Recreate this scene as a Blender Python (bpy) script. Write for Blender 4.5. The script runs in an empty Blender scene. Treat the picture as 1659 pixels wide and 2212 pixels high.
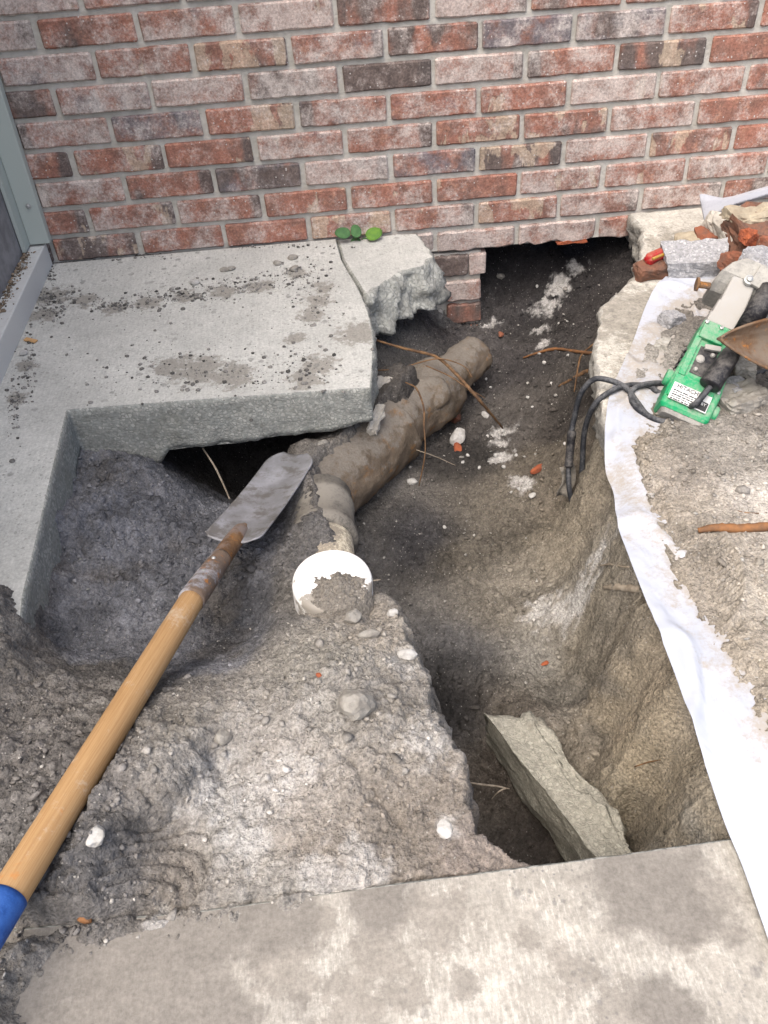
import bpy, bmesh, math, random
import numpy as np
from mathutils import Vector, Matrix, noise as mn

# ------------------------------------------------------------------ camera, world, sun, exposure
S = bpy.context.scene
COL = S.collection
F = 1850.0                                   # focal length for a picture 1659 x 2212
CAM = np.array([0.631205, -2.004596, 0.876188])
MR = np.array([[0.99415002, -0.09681122, -0.04788858],
               [0.0999777, 0.65707284, 0.74716781],
               [0.04086795, 0.74758469, -0.66290795]])     # right, up, forward
cd = bpy.data.cameras.new('camera')
cam = bpy.data.objects.new('camera', cd)
COL.objects.link(cam)
cd.sensor_fit = 'VERTICAL'
cd.sensor_height = 36.0
cd.lens = F / 2212 * 36.0
cd.clip_start = 0.02
cd.clip_end = 200
r_, u_, f_ = [Vector(v) for v in MR]
mw = Matrix((r_, u_, -f_)).transposed().to_4x4()
mw.translation = Vector(CAM)
cam.matrix_world = mw
S.camera = cam

W = bpy.data.worlds.new('World')
S.world = W
W.use_nodes = True
SUN_EL, SUN_AZ = math.radians(60), math.radians(216)     # azimuth clockwise from +Y
wn = W.node_tree
bg = wn.nodes['Background']
sky = wn.nodes.new('ShaderNodeTexSky')
sky.sky_type = 'NISHITA'
sky.sun_disc = False
sky.sun_elevation = SUN_EL
sky.sun_rotation = SUN_AZ
sky.air_density = 0.75
sky.dust_density = 5.0
sky.ozone_density = 1.0
wn.links.new(sky.outputs[0], bg.inputs[0])
bg.inputs[1].default_value = 0.15

sd_ = bpy.data.lights.new('sun', 'SUN')
sun = bpy.data.objects.new('sun', sd_)
COL.objects.link(sun)
sd_.energy = 1.5
sd_.angle = math.radians(60)
sd_.color = (1.0, 0.955, 0.905)
sv = Vector((math.sin(SUN_AZ) * math.cos(SUN_EL), math.cos(SUN_AZ) * math.cos(SUN_EL), math.sin(SUN_EL)))
sun.rotation_euler = sv.to_track_quat('Z', 'Y').to_euler()
sun.location = (0, 0, 5)

S.view_settings.view_transform = 'Standard'
S.view_settings.look = 'None'
S.view_settings.exposure = 1.08
S.view_settings.gamma = 1.0
S.render.engine = 'CYCLES'
S.cycles.max_bounces = 5
S.cycles.diffuse_bounces = 3
S.cycles.glossy_bounces = 2

rng = np.random.default_rng(7)
random.seed(7)


# ------------------------------------------------------------------ small helpers
def ray(x, y):
    return np.array([(x - 829.5) / F, (1106 - y) / F, 1.0]) @ MR

def oz(x, y, z=0.0):
    d = ray(x, y)
    return CAM + (z - CAM[2]) / d[2] * d

def oy(x, y, Y=0.0):
    d = ray(x, y)
    return CAM + (Y - CAM[1]) / d[1] * d

def V(a):
    return Vector((float(a[0]), float(a[1]), float(a[2])))

def hash2(ix, iy, seed):
    h = (ix.astype(np.int64) * 374761393 + iy.astype(np.int64) * 668265263 + seed * 974634777) & 0xFFFFFFFF
    h = ((h ^ (h >> 13)) * 1274126177) & 0xFFFFFFFF
    h = (h ^ (h >> 16)) & 0xFFFFFFFF
    h = (h * 2246822519) & 0xFFFFFFFF
    return ((h ^ (h >> 15)) & 0xFFFFFF) / float(0xFFFFFF)

def vn(x, y, s=0):
    ix, iy = np.floor(x), np.floor(y)
    fx, fy = x - ix, y - iy
    fx = fx * fx * fx * (fx * (fx * 6 - 15) + 10)
    fy = fy * fy * fy * (fy * (fy * 6 - 15) + 10)
    a, b = hash2(ix, iy, s), hash2(ix + 1, iy, s)
    c, d = hash2(ix, iy + 1, s), hash2(ix + 1, iy + 1, s)
    return (a + (b - a) * fx) * (1 - fy) + (c + (d - c) * fx) * fy

def fbm(x, y, o=4, s=0):
    t, a, n = 0, 1.0, 0
    for i in range(o):
        t = t + a * (vn(x, y, s + i * 17) - .5)
        n += a
        a *= .5
        x, y = x * 2.03 + 3.1, y * 2.03 + 7.7
    return t / n * 2

def worley(x, y, s=0):
    ix, iy = np.floor(x), np.floor(y)
    d1 = np.full(x.shape, 9.0)
    cid = np.zeros(x.shape)
    for i in (-1, 0, 1):
        for j in (-1, 0, 1):
            cx, cy = ix + i, iy + j
            px = cx + hash2(cx, cy, s)
            py = cy + hash2(cx, cy, s + 91)
            d = np.hypot(px - x, py - y)
            m = d < d1
            d1 = np.where(m, d, d1)
            cid = np.where(m, hash2(cx, cy, s + 55), cid)
    return d1, cid

def sstep(a, b, x):
    t = np.clip((x - a) / (b - a), 0, 1)
    return t * t * (3 - 2 * t)

def poly_sd(P, X, Y):
    """signed distance to polygon, positive inside"""
    P = np.asarray(P)[:, :2]
    d = np.full(X.shape, 1e9)
    ins = np.zeros(X.shape, bool)
    n = len(P)
    for i in range(n):
        ax, ay = P[i]
        bx, by = P[(i + 1) % n]
        ex, ey = bx - ax, by - ay
        t = np.clip(((X - ax) * ex + (Y - ay) * ey) / (ex * ex + ey * ey + 1e-12), 0, 1)
        d = np.minimum(d, np.hypot(X - ax - t * ex, Y - ay - t * ey))
        c = (ay > Y) != (by > Y)
        with np.errstate(divide='ignore', invalid='ignore'):
            xi = (bx - ax) * (Y - ay) / ((by - ay) if by != ay else 1e-12) + ax
        ins ^= c & (X < xi)
    return np.where(ins, d, -d)


def tag(o, label=None, cat=None, group=None, kind=None):
    if label:
        o['label'] = label
    if cat:
        o['category'] = cat
    if group:
        o['group'] = group
    if kind:
        o['kind'] = kind
    return o

def link(name, me, mats, parent=None, smooth=False):
    o = bpy.data.objects.new(name, me)
    COL.objects.link(o)
    for m in (mats if isinstance(mats, (list, tuple)) else [mats]):
        if m and me.materials.find(m.name) < 0:
            me.materials.append(m)
    if parent:
        o.parent = parent
    if smooth:
        me.polygons.foreach_set('use_smooth', [True] * len(me.polygons))
    return o

def empty(name, loc=(0, 0, 0)):
    o = bpy.data.objects.new(name, None)
    o.empty_display_size = .02
    COL.objects.link(o)
    o.location = loc
    return o

def kid(name, me, mats, parent, smooth=False):
    """child whose mesh is written in world coordinates"""
    o = link(name, me, mats, parent, smooth)
    p = parent
    loc = Vector((0, 0, 0))
    while p:
        loc += p.location
        p = p.parent
    me.transform(Matrix.Translation(-loc))
    return o

def rebase(o):
    """move a world-coordinate mesh object's origin to the middle of its base"""
    me = o.data
    co = np.empty(len(me.vertices) * 3, np.float32)
    me.vertices.foreach_get('co', co)
    co = co.reshape(-1, 3)
    c = Vector((float(co[:, 0].mean()), float(co[:, 1].mean()), float(co[:, 2].min())))
    me.transform(Matrix.Translation(-c))
    o.location = c
    return o

def np_mesh(name, verts, faces):
    me = bpy.data.meshes.new(name)
    verts = np.asarray(verts, np.float32)
    faces = np.asarray(faces, np.int32)
    k = faces.shape[1]
    me.vertices.add(len(verts))
    me.vertices.foreach_set('co', verts.ravel())
    me.loops.add(faces.size)
    me.loops.foreach_set('vertex_index', faces.ravel())
    me.polygons.add(len(faces))
    me.polygons.foreach_set('loop_start', np.arange(0, faces.size, k, dtype=np.int32))
    me.polygons.foreach_set('loop_total', np.full(len(faces), k, np.int32))
    me.update(calc_edges=True)
    me.validate()
    return me

def bm_mesh(name, bm):
    me = bpy.data.meshes.new(name)
    bmesh.ops.recalc_face_normals(bm, faces=bm.faces)
    bm.to_mesh(me)
    bm.free()
    return me

def box_bm(bm, c, s, rot=None, bevel=0.0):
    r = bmesh.ops.create_cube(bm, size=1.0)
    vs = r['verts']
    for v in vs:
        v.co = Vector((v.co.x * s[0], v.co.y * s[1], v.co.z * s[2]))
    if bevel:
        es = list({e for v in vs for e in v.link_edges})
        rr = bmesh.ops.bevel(bm, geom=es, offset=bevel, segments=2, affect='EDGES', profile=.6)
        vs = list({v for f in rr['faces'] for v in f.verts} | {v for v in vs if v.is_valid})
    for v in vs:
        if rot is not None:
            v.co = rot @ v.co
        v.co += Vector(c)
    return vs

def catmull(P, n=8):
    P = [np.asarray(p, float) for p in P]
    Q = [2 * P[0] - P[1]] + P + [2 * P[-1] - P[-2]]
    out = []
    for i in range(1, len(Q) - 2):
        a, b, c, d = Q[i - 1], Q[i], Q[i + 1], Q[i + 2]
        for k in range(n):
            t = k / n
            out.append(.5 * (2 * b + (c - a) * t + (2 * a - 5 * b + 4 * c - d) * t * t + (3 * b - a - 3 * c + d) * t ** 3))
    out.append(P[-1])
    return np.array(out)

def tube_mesh(name, P, R, seg=10, n=8, jit=0.0, caps=True):
    """P control points, R radius or list of radii per control point"""
    C = catmull(P, n)
    m = len(C)
    if np.isscalar(R):
        R = [R] * len(P)
    rr = np.interp(np.linspace(0, 1, m), np.linspace(0, 1, len(R)), R)
    T = np.gradient(C, axis=0)
    T /= np.linalg.norm(T, axis=1)[:, None] + 1e-12
    nrm = np.cross(T[0], [0.3, 0.2, 0.93])
    nrm /= np.linalg.norm(nrm) + 1e-12
    vs = []
    for i in range(m):
        nrm = nrm - T[i] * (nrm @ T[i])
        nrm /= np.linalg.norm(nrm) + 1e-12
        b = np.cross(T[i], nrm)
        for k in range(seg):
            a = 2 * math.pi * k / seg
            r = rr[i] * (1 + (jit * mn.noise(Vector((C[i][0] * 90, C[i][1] * 90 + k * 1.7, i * .35))) if jit else 0))
            vs.append(C[i] + r * (math.cos(a) * nrm + math.sin(a) * b))
    fs = []
    for i in range(m - 1):
        for k in range(seg):
            k2 = (k + 1) % seg
            fs.append([i * seg + k, i * seg + k2, (i + 1) * seg + k2, (i + 1) * seg + k])
    bm = bmesh.new()
    bv = [bm.verts.new(v) for v in vs]
    for f in fs:
        bm.faces.new([bv[i] for i in f])
    if caps:
        bm.faces.new(bv[:seg][::-1])
        bm.faces.new(bv[-seg:])
    return bm_mesh(name, bm)

def lathe_mesh(name, A, B, prof, seg=40, jit=0.0, js=30.0):
    """profile (t along A-B in metres, radius); a solid of revolution round the axis A-B"""
    A, B = np.asarray(A, float), np.asarray(B, float)
    T = (B - A) / np.linalg.norm(B - A)
    n1 = np.cross(T, [0.1, 0.2, 1.0] if abs(T[2]) < .9 else [1.0, 0, 0])
    n1 /= np.linalg.norm(n1)
    n2 = np.cross(T, n1)
    bm = bmesh.new()
    rings = []
    for t, r in prof:
        ring = []
        for k in range(seg):
            a = 2 * math.pi * k / seg
            d = math.cos(a) * n1 + math.sin(a) * n2
            p = A + T * t + d * r
            if jit and r > .001:
                p = p + d * jit * mn.noise(Vector(p * js)) + d * jit * .5 * mn.noise(Vector(p * js * 3))
            ring.append(bm.verts.new(p))
        rings.append(ring)
    for a, b in zip(rings[:-1], rings[1:]):
        for k in range(seg):
            bm.faces.new([a[k], a[(k + 1) % seg], b[(k + 1) % seg], b[k]])
    bm.faces.new(rings[0][::-1])
    bm.faces.new(rings[-1])
    return bm_mesh(name, bm)

def resample(P, step, closed=True):
    P = [np.asarray(p[:2], float) for p in P]
    out = []
    n = len(P)
    for i in range(n if closed else n - 1):
        a, b = P[i], P[(i + 1) % n]
        k = max(1, int(np.linalg.norm(b - a) / step))
        for j in range(k):
            out.append(a + (b - a) * j / k)
    if not closed:
        out.append(P[-1])
    return np.array(out)

def slab_mesh(name, P, z1, z0, rough, step=.006, rows=9, flare=None, bot=None, seed=0, edge_wob=0.0, inset=.003):
    """Slab: flat top, sides broken or sawn. rough/flare/bot are functions of (x, y)."""
    Q = resample(P, step)
    n = len(Q)
    area = sum(Q[i][0] * Q[(i + 1) % n][1] - Q[(i + 1) % n][0] * Q[i][1] for i in range(n))
    if area < 0:
        Q = Q[::-1]
    nx = np.roll(Q, -1, 0) - np.roll(Q, 1, 0)
    N = np.stack([nx[:, 1], -nx[:, 0]], 1)
    for _ in range(4):
        N = (N + np.roll(N, 1, 0) + np.roll(N, -1, 0)) / 3
    N /= np.linalg.norm(N, axis=1)[:, None]
    bm = bmesh.new()
    rings = []
    for r in range(rows + 2):
        ring = []
        for i in range(n):
            x, y = Q[i]
            ro = rough(x, y)
            fl = flare(x, y) if flare else 0
            zb = bot(x, y) if bot else z0
            if r == 0:
                off, z = -inset, z1
                off += edge_wob * ro * mn.noise(Vector((x * 40, y * 40, seed)))
            else:
                t = (r - 1) / rows
                z = z1 - inset * .8 + (zb - z1 + inset * .8) * t
                nv = (mn.noise(Vector((x * 28, y * 28, z * 28 + seed))) + .55 * mn.noise(Vector((x * 75, y * 75, z * 75 + seed)))
                      + .35 * mn.noise(Vector((x * 190, y * 190, z * 190 + seed))))
                off = ro * nv + fl * t
                if r == 1:
                    off = off * .3
                z += ro * .25 * mn.noise(Vector((x * 60 + 9, y * 60, z * 60))) * (1 if r > 1 else .2)
            ring.append(bm.verts.new((x + N[i][0] * off, y + N[i][1] * off, z)))
        rings.append(ring)
    for a, b in zip(rings[:-1], rings[1:]):
        for k in range(n):
            f = bm.faces.new([a[k], b[k], b[(k + 1) % n], a[(k + 1) % n]])
            f.material_index = 1
            f.smooth = True
    f = bm.faces.new(rings[0])
    f.material_index = 0
    f = bm.faces.new(rings[-1][::-1])
    f.material_index = 1
    me = bpy.data.meshes.new(name)
    bm.to_mesh(me)
    bm.free()
    return me

def rock_mesh(name, size, seed, sub=3, facets=0.0, amp=.28, fine=.09):
    bm = bmesh.new()
    bmesh.ops.create_icosphere(bm, subdivisions=sub, radius=.5)
    rs = random.Random(seed)
    pl = []
    for _ in range(9):
        d = Vector((rs.gauss(0, 1), rs.gauss(0, 1), rs.gauss(0, 1))).normalized()
        pl.append((d, rs.uniform(.27, .42)))
    o = Vector((seed * 3.7, seed * 1.3, seed * 7.1))
    for v in bm.verts:
        p = v.co.copy()
        if facets:
            for d, h in pl:
                e = p.dot(d) - h
                if e > 0:
                    p -= d * e * facets
        p *= 1 + amp * mn.noise(p * 2.2 + o) + fine * mn.noise(p * 8 + o) + fine * .6 * mn.noise(p * 19 + o)
        v.co = Vector((p.x * size[0], p.y * size[1], p.z * size[2]))
    return bm_mesh(name, bm)

def chunk_mesh(name, size, seed, rough=.06, sub=9, taper=.2):
    """box-like broken block with chipped faces"""
    bm = bmesh.new()
    bmesh.ops.create_cube(bm, size=1.0)
    bmesh.ops.subdivide_edges(bm, edges=bm.edges[:], cuts=sub, use_grid_fill=True)
    rs = random.Random(seed)
    cx = [[[rs.uniform(1 - taper, 1 + taper * .3) for _ in range(3)] for _ in range(8)]][0]
    o = Vector((seed * 5.1, seed * 2.3, seed * .7))
    pl = []
    for _ in range(6):
        d = Vector((rs.choice((-1, 1)) * rs.uniform(.4, 1), rs.choice((-1, 1)) * rs.uniform(.4, 1), rs.choice((-1, 1)) * rs.uniform(.3, 1))).normalized()
        pl.append((d, rs.uniform(.5, .68)))
    mx = max(size)
    for v in bm.verts:
        p = v.co.copy()
        w = Vector((0, 0, 0))
        for k in range(8):
            sx, sy, sz = (1 if k & 1 else -1), (1 if k & 2 else -1), (1 if k & 4 else -1)
            wt = (.5 + sx * p.x) * (.5 + sy * p.y) * (.5 + sz * p.z)
            c = cx[k]
            w += Vector((sx * .5 * c[0], sy * .5 * c[1], sz * .5 * c[2])) * wt
        p = w
        for d, h in pl:
            e = p.dot(d) - h
            if e > 0:
                p -= d * e
        q = Vector((p.x * size[0], p.y * size[1], p.z * size[2]))
        nq = q / mx
        q += v.co.normalized() * mx * rough * (mn.noise(nq * 4 + o) + .6 * mn.noise(nq * 11 + o) + .4 * mn.noise(nq * 27 + o))
        v.co = q
    return bm_mesh(name, bm)


# ------------------------------------------------------------------ materials
class NT:
    def __init__(s, name):
        s.m = bpy.data.materials.new(name)
        s.m.use_nodes = True
        s.t = s.m.node_tree
        s.b = s.t.nodes['Principled BSDF']
        s.b.inputs['Specular IOR Level'].default_value = .25
    def n(s, typ, ins=None, **at):
        x = s.t.nodes.new('ShaderNode' + typ)
        for k, v in at.items():
            setattr(x, k, v)
        for k, v in (ins or {}).items():
            s.set(x.inputs[k], v)
        return x
    def set(s, sock, v):
        if hasattr(v, 'links'):
            s.t.links.new(v, sock)
        elif isinstance(v, bpy.types.Node):
            s.t.links.new(v.outputs[0], sock)
        else:
            if sock.type == 'RGBA' and len(v) == 3:
                v = (*v, 1)
            sock.default_value = v
    def co(s, kind='Object', scale=None, off=None):
        c = s.n('TexCoord').outputs[kind]
        if off is not None:
            c = s.n('VectorMath', {0: c, 1: off}, operation='ADD').outputs[0]
        if scale is not None:
            c = s.n('VectorMath', {0: c, 1: scale}, operation='MULTIPLY').outputs[0]
        return c
    def noise(s, v, scale, det=6, rough=.6, dist=0.0):
        return s.n('TexNoise', {'Vector': v, 'Scale': scale, 'Detail': det, 'Roughness': rough, 'Distortion': dist}).outputs[0]
    def vor(s, v, scale, feat='F1', rnd=1.0, out='Distance'):
        return s.n('TexVoronoi', {'Vector': v, 'Scale': scale, 'Randomness': rnd}, feature=feat).outputs[out]
    def ramp(s, f, a, b):
        return s.n('MapRange', {0: f, 1: a, 2: b, 3: 0.0, 4: 1.0}, clamp=True, interpolation_type='SMOOTHSTEP').outputs[0]
    def mr(s, f, a, b, c, d):
        return s.n('MapRange', {0: f, 1: a, 2: b, 3: c, 4: d}, clamp=True).outputs[0]
    def mth(s, op, a, b=0.0):
        return s.n('Math', {0: a, 1: b}, operation=op).outputs[0]
    def mix(s, f, a, b, mode='MIX'):
        x = s.n('Mix', data_type='RGBA', blend_type=mode)
        s.set(x.inputs[0], f)
        s.set(x.inputs[6], a)
        s.set(x.inputs[7], b)
        return x.outputs[2]
    def bump(s, h, strength=.5, dist=.003, prev=None):
        i = {'Height': h, 'Strength': strength, 'Distance': dist}
        if prev is not None:
            i['Normal'] = prev
        return s.n('Bump', i).outputs[0]
    def out(s, col, rough=.9, norm=None, metal=0.0):
        s.set(s.b.inputs['Base Color'], col)
        s.set(s.b.inputs['Roughness'], rough)
        s.set(s.b.inputs['Metallic'], metal)
        if norm is not None:
            s.set(s.b.inputs['Normal'], norm)
        return s.m


def m_soil():
    t = NT('soil')
    c = t.co()
    col = t.n('Attribute', attribute_name='Col').outputs['Color']
    n2 = t.noise(c, 230, 4, .75)
    k2 = t.mr(n2, .3, .7, .5, 1.5)
    col = t.mix(1.0, col, t.n('CombineColor', {0: k2, 1: k2, 2: k2}), 'MULTIPLY')
    # pale grains of sand and shell
    v = t.vor(c, 210, 'F1', out='Distance')
    vc = t.vor(c, 210, 'F1', out='Color')
    sel = t.mth('MULTIPLY', t.ramp(v, .30, .16), t.ramp(t.n('SeparateColor', {0: vc}).outputs[0], .86, .9))
    col = t.mix(t.mth('MULTIPLY', sel, .6), col, (.42, .40, .36))
    h = t.mth('ADD', n2, t.mth('MULTIPLY', v, .5))
    nb = t.bump(h, .9, .005)
    return t.out(col, .96, nb)

def m_clod():
    t = NT('soil_clod')
    c = t.co()
    col = t.n('Attribute', attribute_name='Col').outputs['Color']
    k2 = t.mr(t.noise(c, 300, 4, .7), .3, .7, .7, 1.3)
    col = t.mix(1.0, col, t.n('CombineColor', {0: k2, 1: k2, 2: k2}), 'MULTIPLY')
    return t.out(col, .95, t.bump(t.noise(c, 420, 4, .7), .7, .002))

def blobs(t, c, pts):
    """soft union of round patches: points (x, y, radius)"""
    acc = None
    xyz = t.n('SeparateXYZ', {0: c})
    p2 = t.n('CombineXYZ', {0: xyz.outputs[0], 1: xyz.outputs[1], 2: 0.0}).outputs[0]
    for (x, y, r) in pts:
        d = t.n('VectorMath', {0: p2, 1: (x, y, 0)}, operation='DISTANCE').outputs['Value']
        a = t.mr(d, 0, r, 1, 0)
        acc = a if acc is None else t.mth('MAXIMUM', acc, a)
    return acc

def m_concrete_top(name, base, dirt, spots, patch, speck=.5, pale=None, palepts=None, film=.0, filmpts=None, filmcol=None, mott=1.0):
    t = NT(name)
    c = t.co()
    n1 = t.noise(c, 5, 6, .6)
    n2 = t.noise(c, 60, 6, .65)
    broom = t.noise(t.n('VectorMath', {0: c, 1: (230, 34, 20)}, operation='MULTIPLY').outputs[0], 1.0, 4, .6)
    k = t.mth('MULTIPLY', t.mr(n1, .3, .7, .85, 1.12), t.mr(broom, .3, .7, .9, 1.08))
    col = t.mix(1.0, base, t.n('CombineColor', {0: k, 1: k, 2: k}), 'MULTIPLY')
    if pale is not None:
        pm = t.mth('MULTIPLY', t.ramp(t.mth('ADD', t.noise(t.n('VectorMath', {0: c, 1: (1.5, .9, 1)}, operation='MULTIPLY').outputs[0], 8, 8, .78), t.mr(t.noise(t.n('VectorMath', {0: c, 1: (240, 50, 20)}, operation='MULTIPLY').outputs[0], 1.0, 3, .7), .25, .75, -.16, .16)), .46, .60),
                   t.mr(t.noise(t.n('VectorMath', {0: c, 1: (260, 40, 20)}, operation='MULTIPLY').outputs[0], 1.0, 3, .6), .35, .55, .35, 1.0))
        if palepts:
            pm = t.mth('MULTIPLY', pm, t.ramp(blobs(t, c, palepts), .0, .4))
        col = t.mix(pm, col, pale)
    if patch:
        b = t.mth('ADD', blobs(t, c, patch), t.mr(t.noise(c, 42, 7, .75), .25, .75, -.75, .55))
        col = t.mix(t.mth('MULTIPLY', t.ramp(b, .12, .5), .8), col, dirt)
    # splashed droplets of mud
    for sc, thr, r in ((38, .55, .30), (95, .6, .30), (200, .72, .33)):
        vd = t.vor(c, sc, 'F1')
        vc = t.n('SeparateColor', {0: t.vor(c, sc, 'F1', out='Color')}).outputs[0]
        wob = t.mth('ADD', vd, t.mr(t.noise(c, sc * 3, 2), .3, .7, -.06, .06))
        m = t.mth('MULTIPLY', t.ramp(wob, r, r * .6), t.ramp(vc, thr, thr + .05))
        dens = t.ramp(t.noise(c, 4.5, 3), .36, .62)
        col = t.mix(t.mth('MULTIPLY', t.mth('MULTIPLY', m, dens), speck), col, spots)
    if filmpts:
        b = t.mth('ADD', blobs(t, c, filmpts), t.mr(t.noise(c, 14, 8, .7), .25, .75, -.5, .4))
        col = t.mix(t.mth('MULTIPLY', t.ramp(b, .05, .55), film), col, filmcol or dirt)
    sk = t.mth('MULTIPLY', t.mr(t.noise(c, 26, 6, .75), .32, .68, 1 - .26 * mott, 1 + .2 * mott), t.mr(t.noise(c, 75, 4, .7), .32, .68, 1 - .16 * mott, 1 + .14 * mott))
    col = t.mix(1.0, col, t.n('CombineColor', {0: sk, 1: sk, 2: sk}), 'MULTIPLY')
    fk = t.mr(t.noise(c, 190, 4, .75), .3, .7, .78, 1.22)
    col = t.mix(1.0, col, t.n('CombineColor', {0: fk, 1: fk, 2: fk}), 'MULTIPLY')
    h = t.mth('ADD', t.mth('MULTIPLY', broom, .6), n2)
    return t.out(col, .92, t.bump(h, .35, .003))

def m_aggregate(name, matrix, stone, scale=95, dirt=(.12, .11, .09), dk=.35, fl=.5):
    t = NT(name)
    c = t.co()
    wob = t.n('VectorMath', {0: c, 1: t.n('VectorMath', {0: t.n('TexNoise', {'Vector': c, 'Scale': 60.0}).outputs['Color'], 1: (.006, .006, .006)}, operation='MULTIPLY').outputs[0]}, operation='ADD').outputs[0]
    v = t.vor(wob, scale, 'DISTANCE_TO_EDGE')
    vd = t.vor(wob, scale, 'F1')
    vc = t.n('SeparateColor', {0: t.vor(wob, scale, 'F1', out='Color')})
    inst = t.mth('MULTIPLY', t.ramp(v, .05, .24), t.ramp(vc.outputs[1], .25, .35))
    sc = t.mix(vc.outputs[0], stone, tuple(x * .55 for x in stone))
    mcol = t.mix(t.ramp(t.noise(c, 140, 6, .7), .35, .65), matrix, tuple(x * .62 for x in matrix))
    col = t.mix(t.mth('MULTIPLY', inst, .75), mcol, sc)
    col = t.mix(t.mth('MULTIPLY', t.ramp(t.noise(c, 11, 7, .65), .52, .68), dk), col, dirt)
    h = t.mth('ADD', t.mth('MULTIPLY', t.mth('MINIMUM', v, .2), 2.0), t.mth('MULTIPLY', t.noise(c, 200, 5, .7), .6))
    return t.out(col, .88, t.bump(h, .6, .003))

def m_brick():
    t = NT('old_brick')
    oi = t.n('ObjectInfo')
    sep = t.n('SeparateColor', {0: oi.outputs['Color']})
    white, dark, blue, cream = sep.outputs[0], sep.outputs[1], sep.outputs[2], oi.outputs['Alpha']
    rnd = oi.outputs['Random']
    off = t.n('CombineXYZ', {0: t.mth('MULTIPLY', rnd, 37.0), 1: t.mth('MULTIPLY', rnd, 91.0), 2: t.mth('MULTIPLY', rnd, 53.0)}).outputs[0]
    c0 = t.n('TexCoord').outputs['Object']
    c = t.n('VectorMath', {0: c0, 1: off}, operation='ADD').outputs[0]
    red = t.mix(t.ramp(t.noise(c, 16, 6, .6), .35, .65), (.31, .112, .068), (.20, .088, .060))
    red = t.mix(t.ramp(t.noise(c, 55, 6, .7), .52, .66), red, (.37, .165, .10))
    cs = t.n('VectorMath', {0: c, 1: (1, 1, .45)}, operation='MULTIPLY').outputs[0]
    # dark burnt ends
    dm = t.mth('ADD', t.noise(cs, 12, 5, .55), t.mth('MULTIPLY', t.mth('SUBTRACT', dark, .5), .62))
    col = t.mix(t.ramp(dm, .46, .60), red, t.mix(t.noise(c, 60, 5, .7), (.05, .036, .034), (.14, .095, .078)))
    ex = t.n('SeparateXYZ', {0: c0}).outputs[0]
    r2 = t.mth('FRACT', t.mth('MULTIPLY', rnd, 7.31))
    sgn = t.mth('SUBTRACT', t.mth('MULTIPLY', t.mth('GREATER_THAN', t.mth('FRACT', t.mth('MULTIPLY', rnd, 3.77)), .35), 2.0), 1.0)
    em = t.mth('ADD', t.mth('MULTIPLY', ex, sgn), t.mth('MULTIPLY', t.mth('SUBTRACT', t.noise(cs, 30, 4, .6), .5), .05))
    em = t.mth('MULTIPLY', t.ramp(em, .062, .078), t.mth('GREATER_THAN', r2, .5))
    col = t.mix(t.mth('MULTIPLY', em, .9), col, (.06, .045, .042))
    # blue grey smudges
    bmk = t.mth('ADD', t.noise(c, 15, 7, .72), t.mth('MULTIPLY', t.mth('SUBTRACT', blue, .5), .5))
    col = t.mix(t.mth('MULTIPLY', t.ramp(bmk, .48, .72), .85), col, (.12, .12, .14))
    # cream flaked patches with sharp edges
    cm = t.mth('ADD', t.noise(cs, 17, 6, .55, .4), t.mth('MULTIPLY', t.mth('SUBTRACT', cream, .5), .42))
    cmask = t.ramp(cm, .585, .62)
    col = t.mix(t.mth('MULTIPLY', cmask, .72), col, t.mix(t.noise(c, 40, 3, .6), (.40, .28, .20), (.50, .41, .29)))
    # lime wash, worn through in flecks
    wa = t.mth('ADD', t.mth('MULTIPLY', t.noise(c, 130, 5, .8), .50), t.mth('MULTIPLY', t.noise(c, 17, 5, .62), .68))
    wm = t.mth('ADD', wa, t.mth('MULTIPLY', t.mth('SUBTRACT', white, .5), .36))
    wmask = t.mth('ADD', t.mth('MULTIPLY', t.ramp(wm, .53, .78), .70), .12)
    col = t.mix(wmask, col, t.mix(t.noise(c, 30, 4, .6), (.47, .40, .36), (.54, .50, .455)))
    mk = t.mth('MULTIPLY', t.mr(t.noise(c, 210, 3, .8), .3, .7, .62, 1.36), t.mr(t.noise(c, 34, 4, .7), .3, .7, .78, 1.22))
    col = t.mix(1.0, col, t.n('CombineColor', {0: mk, 1: mk, 2: mk}), 'MULTIPLY')
    # splashes of mortar
    vd = t.vor(c, 120)
    vc = t.n('SeparateColor', {0: t.vor(c, 120, out='Color')}).outputs[0]
    col = t.mix(t.mth('MULTIPLY', t.ramp(vd, .24, .14), t.ramp(vc, .84, .88)), col, (.5, .47, .44))
    h = t.mth('ADD', t.mth('ADD', t.noise(c, 90, 5, .75), t.mth('MULTIPLY', t.noise(c, 25, 4, .6), .8)), t.mth('MULTIPLY', cmask, -.35))
    return t.out(col, .93, t.bump(h, .75, .0035))

def m_simple(name, a, b, sc=40, rough=.8, bs=.3, bd=.002, metal=0.0, det=6, lo=.35, hi=.65):
    t = NT(name)
    c = t.co()
    n = t.noise(c, sc, det, .65)
    return t.out(t.mix(t.ramp(n, lo, hi), a, b), rough, t.bump(t.noise(c, sc * 4, 5, .7), bs, bd), metal)

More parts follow.
